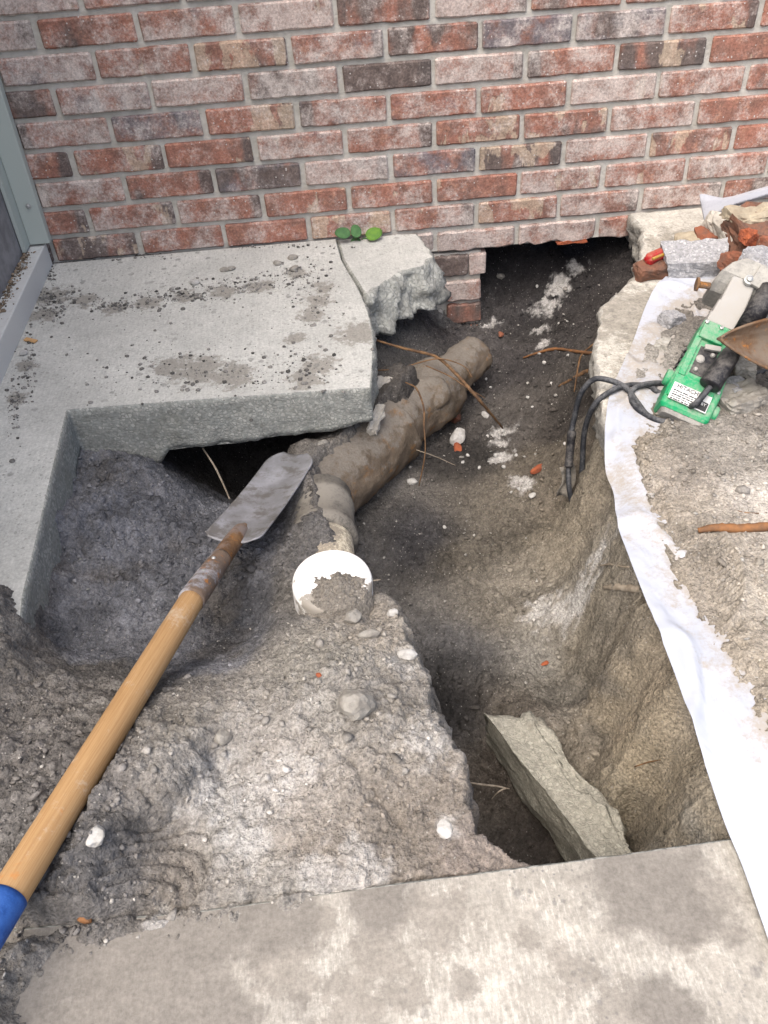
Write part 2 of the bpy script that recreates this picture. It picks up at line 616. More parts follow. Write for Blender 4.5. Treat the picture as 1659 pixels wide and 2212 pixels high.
def m_dusty(name, base, dust, rough=.45, metal=0.0, lo=.48, hi=.72, sc=28, amt=.8, bs=.15, up=.35):
    """coated surface with dust settled in patches, more of it on faces that look up"""
    t = NT(name)
    c = t.co()
    n = t.mth('ADD', t.mth('MULTIPLY', t.noise(c, sc, 8, .7), .6), t.mth('MULTIPLY', t.noise(c, sc * 6, 5, .75), .4))
    nz = t.n('SeparateXYZ', {0: t.n('NewGeometry').outputs['Normal']}).outputs[2]
    m = t.mth('MULTIPLY', t.ramp(t.mth('ADD', n, t.mth('MULTIPLY', t.mth('MAXIMUM', nz, 0.0), up * .3)), lo, hi), amt)
    col = t.mix(m, base, dust)
    r = t.mr(m, 0, amt, rough, .95)
    return t.out(col, r, t.bump(t.noise(c, sc * 8, 5, .7), bs, .002), metal)

def m_wood():
    t = NT('varnished_wood')
    c = t.n('TexCoord').outputs['UV']
    g = t.noise(t.n('VectorMath', {0: c, 1: (3.0, 60, 1)}, operation='MULTIPLY').outputs[0], 1.0, 6, .6, .3)
    col = t.mix(t.ramp(g, .3, .7), (.42, .265, .125), (.32, .185, .08))
    fine = t.noise(t.n('VectorMath', {0: c, 1: (14, 260, 1)}, operation='MULTIPLY').outputs[0], 1.0, 3, .6)
    col = t.mix(t.mth('MULTIPLY', t.ramp(fine, .58, .72), .45), col, (.16, .07, .025))
    o = t.co()
    w = t.mth('ADD', t.noise(o, 8, 6, .7), t.mth('MULTIPLY', t.noise(o, 150, 5, .75), .35))
    col = t.mix(t.mth('MULTIPLY', t.ramp(w, .70, .86), .75), col, (.50, .43, .33))
    col = t.mix(t.mth('MULTIPLY', t.ramp(t.noise(o, 33, 5, .7), .60, .72), .6), col, (.45, .17, .035))
    return t.out(col, t.mr(w, .6, .9, .5, .85), t.bump(t.mth('ADD', fine, w), .15, .001))

def m_blade():
    t = NT('worn_steel')
    c = t.co()
    n = t.noise(c, 18, 7, .65)
    col = t.mix(t.ramp(n, .35, .65), (.24, .238, .24), (.36, .36, .375))
    col = t.mix(t.mth('MULTIPLY', t.ramp(t.noise(c, 26, 8, .7), .46, .62), .8), col, (.15, .138, .12))
    col = t.mix(t.mth('MULTIPLY', t.ramp(t.noise(c, 160, 4, .7), .6, .72), .5), col, (.30, .28, .25))
    return t.out(col, t.mr(n, .3, .7, .42, .8), t.bump(t.noise(c, 190, 5, .7), .3, .0015), .35)

def m_rust(name, a, b, cdust, amt=.5):
    t = NT(name)
    c = t.co()
    n = t.noise(c, 30, 8, .7)
    col = t.mix(t.ramp(n, .36, .62), a, b)
    col = t.mix(t.mth('MULTIPLY', t.ramp(t.noise(c, 75, 6, .75), .55, .68), .8), col, (.40, .15, .025))
    col = t.mix(t.mth('MULTIPLY', t.ramp(t.noise(c, 13, 7, .7), .48, .62), amt), col, cdust)
    return t.out(col, .9, t.bump(t.noise(c, 150, 6, .75), .6, .003))

def m_pipe():
    t = NT('rusty_cast_iron')
    c = t.co()
    n = t.noise(c, 14, 8, .68)
    col = t.mix(t.ramp(n, .35, .65), (.10, .078, .055), (.18, .14, .10))
    col = t.mix(t.mth('MULTIPLY', t.ramp(t.noise(c, 24, 6, .72), .54, .68), .8), col, (.24, .12, .04))
    nz = t.n('SeparateXYZ', {0: t.n('NewGeometry').outputs['Normal']}).outputs[2]
    d = t.ramp(t.mth('ADD', t.noise(c, 45, 5, .72), t.mth('MULTIPLY', nz, .34)), .60, .80)
    col = t.mix(t.mth('MULTIPLY', d, .9), col, t.mix(t.noise(c, 190, 4, .7), (.12, .105, .085), (.26, .235, .20)))
    h = t.mth('ADD', t.noise(c, 120, 7, .75), t.mth('MULTIPLY', t.noise(c, 36, 4), .8))
    return t.out(col, .93, t.bump(h, .7, .005))

M = {}
M['soil'] = m_soil()
M['clod'] = m_clod()
M['brick'] = m_brick()
M['mortar'] = m_simple('mortar', (.52, .50, .45), (.41, .39, .34), 35, .95, .7, .004)
M['aggr_left'] = m_aggregate('sawn_concrete_side', (.31, .32, .29), (.47, .465, .42), 150, (.19, .19, .15), .35)
M['aggr_break'] = m_aggregate('broken_concrete', (.34, .345, .31), (.52, .52, .47), 85, (.17, .16, .13), .35)
M['aggr_right'] = m_aggregate('rough_slab_edge', (.40, .385, .34), (.47, .46, .42), 90, (.20, .18, .15), .5)
M['aggr_block'] = m_aggregate('mossy_concrete', (.36, .345, .285), (.45, .435, .36), 190, (.14, .125, .10), .75)
M['aggr_chunk'] = m_aggregate('white_broken_concrete', (.36, .36, .365), (.50, .50, .50), 150, (.22, .215, .21), .4)
P3 = lambda *a: tuple(oz(*a)[:2])
M['slab_left'] = m_concrete_top('concrete_walk', (.46, .46, .425), (.23, .215, .185), (.18, .18, .165),
    [(*P3(430, 800), .09), (*P3(370, 790), .06), (*P3(500, 810), .07), (*P3(690, 790), .06), (*P3(660, 820), .05), (*P3(685, 650), .05), (*P3(670, 680), .045), (*P3(640, 730), .035),
     (*P3(560, 620), .05), (*P3(480, 630), .05), (*P3(400, 640), .045), (*P3(320, 655), .05), (*P3(250, 665), .045), (*P3(640, 590), .04), (*P3(800, 590), .06), (*P3(700, 620), .04), (*P3(770, 720), .07), (*P3(110, 640), .07), (*P3(180, 650), .05),
     (*P3(95, 680), .05), (*P3(60, 790), .035), (*P3(35, 860), .035)], .6, mott=.35)
M['slab_front'] = m_concrete_top('concrete_front', (.31, .29, .25), (.23, .21, .18), (.15, .145, .14),
    [(*P3(600, 2080), .05), (*P3(820, 2060), .05), (*P3(760, 2180), .06), (*P3(940, 1980), .06), (*P3(1240, 2100), .04), (*P3(1500, 1960), .07), (*P3(700, 1990), .03), (*P3(660, 2130), .03), (*P3(1000, 2120), .025), (*P3(1140, 2020), .025), (*P3(880, 2150), .03), (*P3(1350, 2190), .05)], .75, (.43, .41, .36), None, .95,
    [(.18, -1.72, .38), (.36, -1.76, .24), (.05, -1.62, .34), (.40, -1.64, .18), (.44, -1.70, .12), (.62, -1.60, .06), (.52, -1.615, .07), (.9, -1.63, .10), (.88, -1.74, .05)], (.185, .17, .148), .6)
M['slab_right'] = m_concrete_top('concrete_right', (.46, .44, .385), (.26, .24, .20), (.17, .16, .14), [(1.25, -.5, .2), (1.3, -.8, .3), (1.45, -.2, .12), (1.2, -.3, .1)], .6)
M['steel_green'] = m_dusty('pale_green_painted_metal', (.40, .44, .405), (.46, .46, .42), .5, 0, .55, .75, 20, .5)
M['panel'] = m_simple('grey_weathered_panel', (.17, .17, .175), (.27, .27, .275), 18, .75, .2)
M['rail'] = m_dusty('white_painted_rail', (.55, .56, .54), (.33, .31, .28), .6, 0, .56, .74, 25, .5)
M['screw'] = m_simple('screw_metal', (.35, .36, .34), (.5, .5, .48), 80, .45, .1, .001, .6)
M['wood'] = m_wood()
M['tape'] = m_simple('blue_tape', (.012, .055, .22), (.03, .10, .33), 60, .5, .4)
M['blade'] = m_blade()
M['socket'] = m_rust('rusty_socket', (.11, .06, .03), (.20, .11, .05), (.30, .28, .27), .45)
M['ferrule'] = m_rust('muddy_ferrule', (.12, .09, .07), (.17, .12, .085), (.42, .44, .48), .75)
M['rust_blade'] = m_rust('rusty_blade', (.13, .07, .035), (.17, .12, .08), (.20, .17, .135), .55)
M['blade_edge'] = m_simple('grey_dusty_metal', (.34, .33, .30), (.22, .21, .20), 50, .8, .3)
M['pipe'] = m_pipe()
M['rubber'] = m_dusty('grey_rubber', (.085, .08, .07), (.24, .22, .185), .7, 0, .42, .62, 30, .9)
def m_cap():
    t = NT('white_pvc')
    c = t.co()
    x = t.n('SeparateXYZ', {0: c})
    n = t.mth('ADD', t.mth('MULTIPLY', t.noise(c, 22, 7, .65), 1.0), t.mth('MULTIPLY', t.noise(c, 140, 5, .75), .3))
    # mud smeared over the near half of the lid
    m = t.mth('ADD', n, t.mr(x.outputs[1], -.05, .05, .22, -.18))
    col = t.mix(t.mth('MULTIPLY', t.ramp(m, .70, .80), .93), (.86, .85, .81), (.24, .215, .175))
    return t.out(col, .35, t.bump(n, .2, .002))
M['cap'] = m_cap()
M['pvc'] = m_dusty('cream_pvc', (.62, .56, .42), (.22, .19, .15), .5, 0, .46, .60, 40, .9)
M['paper'] = m_dusty('white_plastic_sheet', (.52, .525, .55), (.33, .30, .25), .5, 0, .60, .72, 22, .75, .1, .0)
def m_sheet():
    t = NT('white_plastic_sheet')
    c = t.co()
    d = t.n('Attribute', attribute_name='Dust').outputs['Fac']
    n = t.mth('ADD', t.mth('MULTIPLY', t.noise(c, 26, 6, .72), .65), t.mth('MULTIPLY', t.noise(c, 190, 4, .75), .35))
    m = t.ramp(t.mth('ADD', n, t.mth('MULTIPLY', t.mth('SUBTRACT', d, .5), .42)), .50, .72)
    sm_ = t.mr(t.noise(c, 7, 4, .6), .3, .7, .90, 1.06)
    col = t.mix(1.0, (.43, .455, .505), t.n('CombineColor', {0: sm_, 1: sm_, 2: sm_}), 'MULTIPLY')
    col = t.mix(t.mth('MULTIPLY', m, .85), col, (.33, .295, .245))
    wv_ = t.noise(t.n('VectorMath', {0: c, 1: (14, 6, 6)}, operation='MULTIPLY').outputs[0], 1.0, 3, .5, .6)
    t.b.inputs['Transmission Weight'].default_value = 0.0
    return t.out(col, t.mr(m, 0, 1, .35, .9), t.bump(wv_, .5, .02))
M['paper'] = m_sheet()
M['green'] = m_dusty('green_paint', (.006, .27, .10), (.33, .34, .285), .45, 0, .47, .72, 30, .65, .15)
M['cast'] = m_dusty('cast_aluminium', (.33, .325, .305), (.42, .40, .36), .5, .3, .4, .7, 40, .8)
M['greycast'] = m_dusty('dusty_grey_casting', (.20, .195, .18), (.40, .385, .34), .6, .1, .40, .68, 30, .9)
M['black'] = m_dusty('black_rubber', (.013, .013, .016), (.17, .16, .145), .42, 0, .47, .72, 30, .7)
M['cable'] = m_dusty('dusty_black_cable', (.02, .022, .026), (.20, .20, .20), .55, 0, .47, .72, 35, .6)
M['plate'] = m_simple('silver_plate', (.62, .62, .60), (.48, .48, .46), 60, .4, .1)
M['ink'] = m_simple('black_print', (.015, .015, .015), (.03, .03, .03), 60, .5, .05)
M['chisel'] = m_dusty('dusty_chisel_steel', (.27, .275, .30), (.42, .425, .45), .5, .2, .36, .6, 30, .9)
M['brickbit'] = m_simple('red_brick_break', (.25, .09, .05), (.16, .085, .06), 32, .95, .8, .004)
M['brickbit2'] = m_simple('dull_brick_break', (.20, .095, .06), (.13, .08, .06), 38, .95, .8, .004)
M['orange'] = m_simple('fresh_brick_break', (.34, .095, .04), (.22, .07, .04), 60, .95, .8, .003)
M['mortarbit'] = m_simple('mortar_lump', (.48, .45, .39), (.36, .335, .29), 40, .95, .7, .004)
M['cream'] = m_simple('cream_mortar', (.38, .33, .24), (.28, .235, .17), 40, .95, .6, .003)
M['stone'] = m_simple('pale_pebble', (.29, .275, .24), (.20, .185, .16), 70, .9, .5, .002)
M['stonewhite'] = m_simple('white_pebble', (.46, .45, .425), (.33, .32, .29), 70, .9, .4, .002)
M['root'] = m_simple('brown_root', (.20, .115, .055), (.085, .05, .03), 60, .85, .5)
M['rootpale'] = m_simple('pale_root', (.36, .31, .24), (.22, .18, .13), 60, .85, .5)
M['rootorange'] = m_simple('orange_root', (.25, .115, .045), (.14, .075, .04), 45, .8, .4)
M['leaf'] = m_simple('weed_leaf', (.075, .165, .06), (.05, .12, .045), 70, .75, .3)
M['leafy'] = m_simple('young_weed_leaf', (.13, .25, .035), (.09, .19, .035), 70, .75, .3)
M['stem'] = m_simple('weed_stem', (.13, .16, .06), (.16, .10, .06), 60, .6)
M['redplastic'] = m_dusty('red_clear_plastic', (.36, .015, .02), (.30, .18, .11), .3, 0, .48, .70, 60, .7)
M['amber'] = m_dusty('amber_plastic', (.36, .20, .02), (.34, .25, .13), .3, 0, .5, .7, 60, .6)
M['chip'] = m_simple('wood_chip', (.55, .33, .15), (.42, .25, .11), 40, .8)
M['dark'] = m_simple('dark_ground', (.14, .13, .11), (.10, .09, .08), 10, .95)

# ------------------------------------------------------------------ ground: surface heights
Z_IN = -.034                                  # level where soil lies hidden inside a slab
CS = [  # mound and pit (picture x, y, height)
    (600, 1700, .012), (500, 1690, .004), (400, 1830, .0), (800, 1750, .006), (900, 1850, -.006), (1050, 1835, -.02), (1150, 1855, -.03), (700, 1880, .008), (560, 1930, .006), (840, 1885, .002),
    (330, 1960, .008), (100, 2010, .03), (20, 2110, .02), (200, 2090, .006), (350, 1700, .038), (250, 1810, .034), (190, 1920, .03), (440, 1585, .032), (400, 1640, .036), (300, 1590, .03),
    (455, 1660, .006), (345, 1790, .006), (500, 1560, .024), (620, 1560, .026), (700, 1500, .03), (780, 1530, .032), (850, 1500, .02), (900, 1600, .018), (960, 1700, .004), (780, 1640, .022),
    (50, 1500, .0), (50, 1600, .018), (150, 1560, .02), (30, 1760, .035), (0, 1900, .035), (0, 1320, .03), (15, 1400, .03), (5, 1480, .02), (-60, 1380, .04),
    (0, 1262, .0), (25, 1280, .0), (40, 1300, -.012), (-50, 1235, .0), (0, 1180, -.04), (90, 1120, -.04), (60, 1240, -.04),
    (100, 1380, -.085), (108, 1300, -.092), (130, 1200, -.098), (150, 1080, -.10), (190, 1010, -.10),
    (300, 1000, -.10), (250, 1060, -.10), (250, 1150, -.100), (350, 1110, -.12), (440, 1110, -.17), (510, 1095, -.20), (400, 1220, -.135), (300, 1280, -.13), (200, 1340, -.115), (140, 1420, -.085),
    (95, 1455, -.05), (240, 1425, -.10), (350, 1420, -.118), (450, 1405, -.125), (530, 1390, -.125), (560, 1340, -.12), (540, 1260, -.115), (500, 1200, -.13), (600, 1160, -.13), (605, 1110, -.14),
    (592, 1362, -.03), (583, 1405, -.016), (490, 1466, -.01), (400, 1488, -.005), (330, 1503, 0), (250, 1475, -.03), (190, 1465, -.04), (120, 1490, -.008),
    (630, 1335, -.035), (605, 1300, -.055), (618, 1250, -.075), (650, 1200, -.09), (700, 1345, -.020), (725, 1328, -.004), (690, 1332, -.008), (790, 1335, -.028), (650, 1325, -.045), (755, 1330, -.004), (700, 1400, .012), (800, 1400, .014), (830, 1300, -.02), (860, 1350, -.005),
    (690, 1100, -.082), (660, 1120, -.082), (715, 1150, -.085), (645, 1050, -.10), (640, 960, -.122), (700, 960, -.112), (740, 1000, -.108), (770, 930, -.112), (810, 900, -.112), (780, 960, -.108), (700, 1165, -.085), (650, 1130, -.10), (745, 1210, -.10), (880, 1420, .0), (940, 1540, .004), (1000, 1640, -.004)]
CSW = [(.42, -.63, -.30), (.47, -.5, -.38), (.36, -.45, -.36), (.5, -.3, -.34), (.2, -.5, -.13), (.12, -.62, -.10), (.1, -.4, -.06), (.05, -.3, -.05), (.0, -.7, -.05), (.3, -.15, -.05), (.05, -1.0, -.05), (.6, -.45, -.2), (.62, -.3, -.15),
       (-.2, -.6, -.05), (-.2, -1.3, .04), (-.2, -1.8, .02), (.7, -.15, -.06), (.6, -.6, -.15), (.3, -.72, -.13)]
CF = [  # trench
    (1300, 940, -.05), (1335, 1100, -.030), (1352, 1190, -.024), (1402, 1330, -.022), (1462, 1480, -.022), (1522, 1640, -.022), (1562, 1785, -.022),
    (1225, 1100, -.25), (1235, 1250, -.262), (1250, 1400, -.265), (1280, 1500, -.262), (1300, 1620, -.258), (1335, 1750, -.25), (1395, 1835, -.24),
    (1285, 1200, -.12), (1330, 1400, -.13), (1390, 1600, -.13), (1450, 1750, -.125), (1270, 1050, -.14),
    (1100, 1300, -.30), (1000, 1200, -.30), (1100, 1450, -.305), (1000, 1450, -.31), (1150, 1150, -.28), (1050, 1050, -.28), (950, 1100, -.30), (870, 1100, -.29), (820, 1150, -.28), (900, 1250, -.30), (1100, 1525, -.27), (1160, 1545, -.235), (1200, 1580, -.225),
    (1000, 1600, -.34), (1070, 1700, -.36), (1130, 1800, -.37), (1170, 1840, -.37), (1250, 1700, -.30), (1350, 1800, -.31),
    (1100, 900, -.27), (1000, 950, -.28), (950, 900, -.30), (1200, 950, -.24), (1255, 850, -.18), (1100, 780, -.26), (1200, 700, -.24), (1150, 650, -.235), (1060, 720, -.265), (1250, 620, -.20), (1300, 560, -.155), (1200, 560, -.185),
    (1100, 600, -.21), (1340, 620, -.12), (1290, 700, -.13), (1270, 800, -.13), (1262, 900, -.14), (1010, 840, -.285), (860, 720, -.15), (900, 680, -.165), (830, 760, -.165), (940, 640, -.205), (960, 720, -.26), (830, 690, -.12), (1000, 700, -.275), (1040, 690, -.275), (960, 680, -.24)]
CFW = [(1.25, .32, -.07), (1.1, .34, -.07), (1.42, .3, -.06), (.95, .32, -.06), (1.25, .14, -.14), (1.1, .15, -.15), (1.4, .12, -.11), (.9, .15, -.1), (.7, .1, -.06), (1.5, .0, -.06), (1.6, -.3, -.06), (1.25, -.6, -.05), (1.2, -.9, -.04),
       (1.1, -1.3, Z_IN), (1.1, -1.6, Z_IN), (.95, -1.75, -.3), (.8, -1.75, -.36), (.7, -1.75, -.3), (1.5, -1.5, Z_IN), (1.8, -.9, Z_IN), (1.25, -1.1, Z_IN)]

def rbf(pts, X, Y, c=.018, lam=2e-4):
    P = np.array(pts)
    n = len(P)
    ph = lambda r2: np.sqrt(r2 + c * c)
    D = (P[:, None, 0] - P[None, :, 0]) ** 2 + (P[:, None, 1] - P[None, :, 1]) ** 2
    A = np.zeros((n + 1, n + 1))
    A[:n, :n] = ph(D) - lam * np.eye(n) * 10
    A[n, :n] = A[:n, n] = 1
    w = np.linalg.solve(A, np.append(P[:, 2], 0))
    Z = np.full(X.shape, w[n])
    for i in range(n):
        Z += w[i] * ph((X - P[i, 0]) ** 2 + (Y - P[i, 1]) ** 2)
    return Z

gx = np.arange(-.30, 2.06, .0031)
ys = [-2.02]
while ys[-1] < .42:
    ys.append(ys[-1] + (.0024 + .0022 * sstep(-1.5, -.2, np.array(ys[-1]))))
gy = np.array(ys, float)
X, Y = np.meshgrid(gx, gy)
PS = [tuple(oz(*p)) for p in CS] + CSW
PF = [tuple(oz(*p)) for p in CF] + CFW
Zs = rbf(PS, X, Y)
Zf = np.minimum(rbf(PF, X, Y), -.022)
edge = [(1230, 1862, -.03), (1110, 1802, -.015), (1050, 1760, 0), (1035, 1700, 0), (1020, 1640, 0), (990, 1570, 0), (965, 1520, 0), (950, 1470, .0), (930, 1400, 0), (900, 1340, -.005),
        (870, 1290, -.015), (835, 1258, -.03), (800, 1235, -.05), (750, 1180, -.10), (722, 1125, -.10)]
_pa, _pe = oz(690, 1065, -.20), oz(1012, 778, -.20)
tp = [tuple(oz(*e)[:2]) for e in edge] + [tuple((_pa + (_pe - _pa) * q)[:2] + np.array([.012, -.010])) for q in (.0, .25, .5, .62)] + [(.70, -.40), (.72, 0), (.72, .6), (2.4, .6), (2.4, -2.3), (oz(1230, 1862, -.03)[0], -2.3)]
jit = .010 * fbm(X * 26, Y * 26, 4, 5) + .004 * fbm(X * 90, Y * 90, 3, 9)
sdT = poly_sd(tp, X, Y) + jit
wT = sstep(-.020, .030, sdT)
Z = Zs * (1 - wT) + Zf * wT

# slabs hide the soil; dirt lies on top of some of it
RS = [P3(1372, 478), P3(1386, 500), P3(1380, 555), P3(1372, 590), P3(1332, 632), P3(1297, 660), P3(1292, 700), P3(1282, 750), P3(1284, 800), P3(1290, 850), P3(1300, 905), (1.085, -.95), (1.065, -1.1), (1.045, -1.3), (1.04, -1.58)]
in_front = sstep(-1.588, -1.600, Y) * sstep(1.06, 1.04, X)
rsd = poly_sd(RS + [(1.03, -2.6), (3, -2.6), (3, .0), (RS[0][0], .0)], X, Y)
in_right = sstep(.008, .022, rsd)
hid = np.maximum(in_front, in_right)
Z = Z * (1 - hid) + Z_IN * hid
# dirt on the front walk
dl = poly_sd([P3(-300, 1900), (-.4, -1.55), P3(200, 1990), P3(330, 1985), P3(480, 1965), P3(860, 1885), P3(866, 1896), P3(760, 1905), P3(640, 1938), P3(480, 1985), P3(330, 2005), P3(150, 2030), P3(60, 2110), P3(40, 2260), (.1, -2.1), (-.4, -2.1)], X, Y)
dl = dl + .02 * fbm(X * 30, Y * 30, 5, 31)
dl = dl + .012 * fbm(X * 90, Y * 90, 3, 33)
dirt_front = np.clip(dl + .012, 0, .06)
# dirt tracked over the sheet and the right slab
dr = poly_sd([P3(1395, 830), P3(1425, 760), P3(1470, 680), P3(1560, 620), (1.75, -.25), (2.4, -.3), (2.4, -1.5), P3(1700, 1640), P3(1660, 1600), P3(1640, 1570), P3(1625, 1540), P3(1595, 1490), P3(1540, 1390), P3(1490, 1300), P3(1440, 1240),
              P3(1415, 1200), P3(1400, 1130), P3(1370, 1060), P3(1345, 1010), P3(1345, 985), P3(1385, 960), P3(1400, 915), P3(1390, 880)], X, Y)
drn = dr + .022 * fbm(X * 24, Y * 24, 5, 41) + .022 * fbm(X * 95, Y * 95, 4, 47) - .006
thin = sstep(.30, .62, vn(X * 6, Y * 6, 77) + .25 * fbm(X * 30, Y * 30, 4, 3))
upper = sstep(-.95, -.75, Y)
drn = drn - .045 * upper * sstep(.5, .75, vn(X * 13, Y * 13, 12) + .3 * fbm(X * 50, Y * 50, 3, 15))
# the sheet is torn open along a crease, with dirt in the tear
tear = np.array([oz(*p, .006)[:2] for p in ((1475, 705), (1440, 722), (1412, 748), (1402, 780), (1392, 810), (1376, 842), (1366, 870))])
dt = np.full(X.shape, 9.0)
for (ax_, ay_), (bx_, by_) in zip(tear[:-1], tear[1:]):
    ex_, ey_ = bx_ - ax_, by_ - ay_
    tt = np.clip(((X - ax_) * ex_ + (Y - ay_) * ey_) / (ex_ ** 2 + ey_ ** 2), 0, 1)
    dt = np.minimum(dt, np.hypot(X - ax_ - tt * ex_, Y - ay_ - tt * ey_))
drn = np.maximum(drn, .011 - dt + .008 * fbm(X * 60, Y * 60, 3, 43))
dirt_right = np.clip(drn + .010, 0, .05) * (in_right > .5)
Z = np.where((in_front > .5) & (dirt_front > 0), -.006 + .020 * sstep(0, .05, dirt_front) + .016 * sstep(.20, .02, X), Z)
Z = np.where(dirt_right > 0, .002 + .016 * sstep(0, .045, dirt_right) + .004 * fbm(X * 12, Y * 12, 3, 14) * sstep(.02, .05, dirt_right), Z)

# ---- relief: clods, crumbs, scrape marks
xw, yw = X + .006 * fbm(X * 40, Y * 40, 2, 60), Y + .006 * fbm(X * 40, Y * 40, 2, 61)
loose_pts = np.array([(*oz(250, 1150, -.12)[:2], .22, 1.0), (*oz(420, 1250, -.13)[:2], .16, 1.0), (*oz(100, 1700, .02)[:2], .16, .8), (*oz(60, 2000, .02)[:2], .14, .9), (*oz(700, 1060, -.11)[:2], .10, .5), (*oz(780, 1500, .03)[:2], .13, .55), (*oz(1180, 700, -.24)[:2], .22, .8), (*oz(1000, 650, -.2)[:2], .18, .8), (*oz(1100, 950, -.27)[:2], .16, .45), (*oz(15, 1380, .03)[:2], .1, .8), (1.35, -1.1, .4, .35), (*oz(1000, 1180, -.3)[:2], .14, .7), (*oz(1120, 1330, -.3)[:2], .16, .75), (*oz(1050, 1480, -.3)[:2], .14, .75), (*oz(1120, 1130, -.28)[:2], .12, .6)])
loose = np.zeros(X.shape)
for (a, b, r, k) in loose_pts:
    loose = np.maximum(loose, k * np.exp(-((X - a) ** 2 + (Y - b) ** 2) / (r * r)))
packed = 1 - np.clip(loose * 1.2, 0, 1)
vis = 1 - hid * (dirt_right + dirt_front < .001)
H = .012 * fbm(X * 9, Y * 9, 5, 1) * (1 - .75 * in_right)
d1, c1 = worley(xw * 36, yw * 36, 3)
d2, c2 = worley(xw * 78, yw * 78, 4)
d3, c3 = worley(X * 165, Y * 165, 5)
lump = lambda d, c, th: np.clip(1 - d * 1.55, 0, 1) ** .7 * (c > th)
bil = lambda f_, sd: np.abs(fbm(xw * f_, yw * f_, 3, sd))
b1, b2, b3 = bil(30, 201), bil(74, 202), bil(165, 203)
H += loose * (.020 * b1 + .015 * b2 + .008 * b3 + .005 * lump(d1, c1, .6) + .004 * lump(d2, c2, .5))
H += packed * (.003 * b1 + .005 * b2 + .0045 * b3 + .0014 * lump(d3, c3, .7)) + .003 * fbm(X * 70, Y * 70, 4, 21)
Hs = .0024 * fbm(X * 200, Y * 200, 3, 23)
Hrel = H + Hs
Z = Z + Hrel * np.where(in_right > .5, .42, np.where(in_front > .5, .40, 1.0)) * vis

def stamp_frame(c, d):
    c = oz(*c)[:2]
    d = oz(*d)[:2] - c
    L = np.hypot(*d)
    d = d / L
    return (X - c[0]) * d[0] + (Y - c[1]) * d[1], -(X - c[0]) * d[1] + (Y - c[1]) * d[0], L
# sole print with chevron tread and lettered strip on the right
u, v, L = stamp_frame((1500, 1235, .015), (1512, 1362, .015))
el = (u / (L * 1.02)) ** 2 + (v / .062) ** 2
ins = sstep(1.0, .88, el)
ch = np.sin((u * 1.0 + np.abs(np.abs(v) - .028) * 1.1) * 2 * math.pi / .0115)
strip = sstep(.016, .013, np.abs(v))
let = np.clip(np.sin(u * 2 * math.pi / .021) * 1.0, -1, 1) * 0 + np.where(np.abs(np.hypot((np.mod(u + .2, .022) - .011), v) - .0075) < .0022, 1.0, -.2)
pr = ins * (-.0050 + .0040 * np.where(strip > .5, let, ch)) + .003 * np.exp(-((el - 1.06) / .10) ** 2)
Z = np.where((in_right > .5) & (dirt_right > .01), np.maximum(Z - Hrel * .42 * ins * .7 + pr, .0105), Z)
# boot print with curved ribs on the mound
u, v, L = stamp_frame((345, 1890, .0), (420, 1790, .0))
el = (u / (L * 1.2)) ** 2 + (v / .055) ** 2
ins = sstep(1.0, .8, el) * (1 - hid)
rib = np.sin((v * .6 + u + .9 * v * v / .05) * 2 * math.pi / .021)
Z = Z - ins * (Hrel * .6) + ins * (-.006 + .003 * np.clip(rib * 1.6, -1, 1))
# second scrape on the mound, and shovel scrapes along the trench wall
u, v, L = stamp_frame((770, 1680, .0), (870, 1790, .0))
Z -= .006 * np.exp(-(v / .006) ** 2) * sstep(1.3, .9, np.abs(u / L))
Z += wT * (1 - hid) * sstep(-.20, -.05, Z) * 0
# the scarp left of the boot print: the thrown pile stops short there
sc = [oz(*p) for p in ((470, 1590, .02), (445, 1640, .015), (420, 1690, .015), (380, 1740, .015), (310, 1790, .015), (265, 1850, .01))]
ps = poly_sd([s[:2] for s in sc] + [oz(150, 1900, .02)[:2], oz(250, 1700, .02)[:2], oz(330, 1600, .02)[:2]], X, Y) + .004 * fbm(X * 60, Y * 60, 3, 71)
Z += .016 * sstep(-.004, .006, ps) * sstep(.16, .04, ps) * (1 - hid)
# keep the soil under the slab and the pipe openings clear
ny, nx_ = X.shape

Z = np.where((wT > .5) & (in_right <= .5) & (Y < -.9) & (X > .9), np.minimum(Z, -.003), Z)
# break up the steep faces sideways
g_y, g_x = np.gradient(Z, gy, gx)
st = sstep(.8, 2.0, np.hypot(g_x, g_y)) * (1 - hid)
nl = np.sqrt(1 + g_x ** 2 + g_y ** 2)
q1 = (X + Y) * .72
am = st * (.006 * fbm(q1 * 26, Z * 20, 4, 110) + .010 * (np.abs(fbm(q1 * 70, Z * 75, 3, 113)) - .2) + .005 * (np.abs(fbm(q1 * 160, Z * 170, 2, 115)) - .2))
wa, wc = worley(q1 * 70, Z * 80, 117)
am += st * .002 * lump(wa, wc, .7)
XD, YD, ZD = X - g_x / nl * am, Y - g_y / nl * am, Z + am / nl

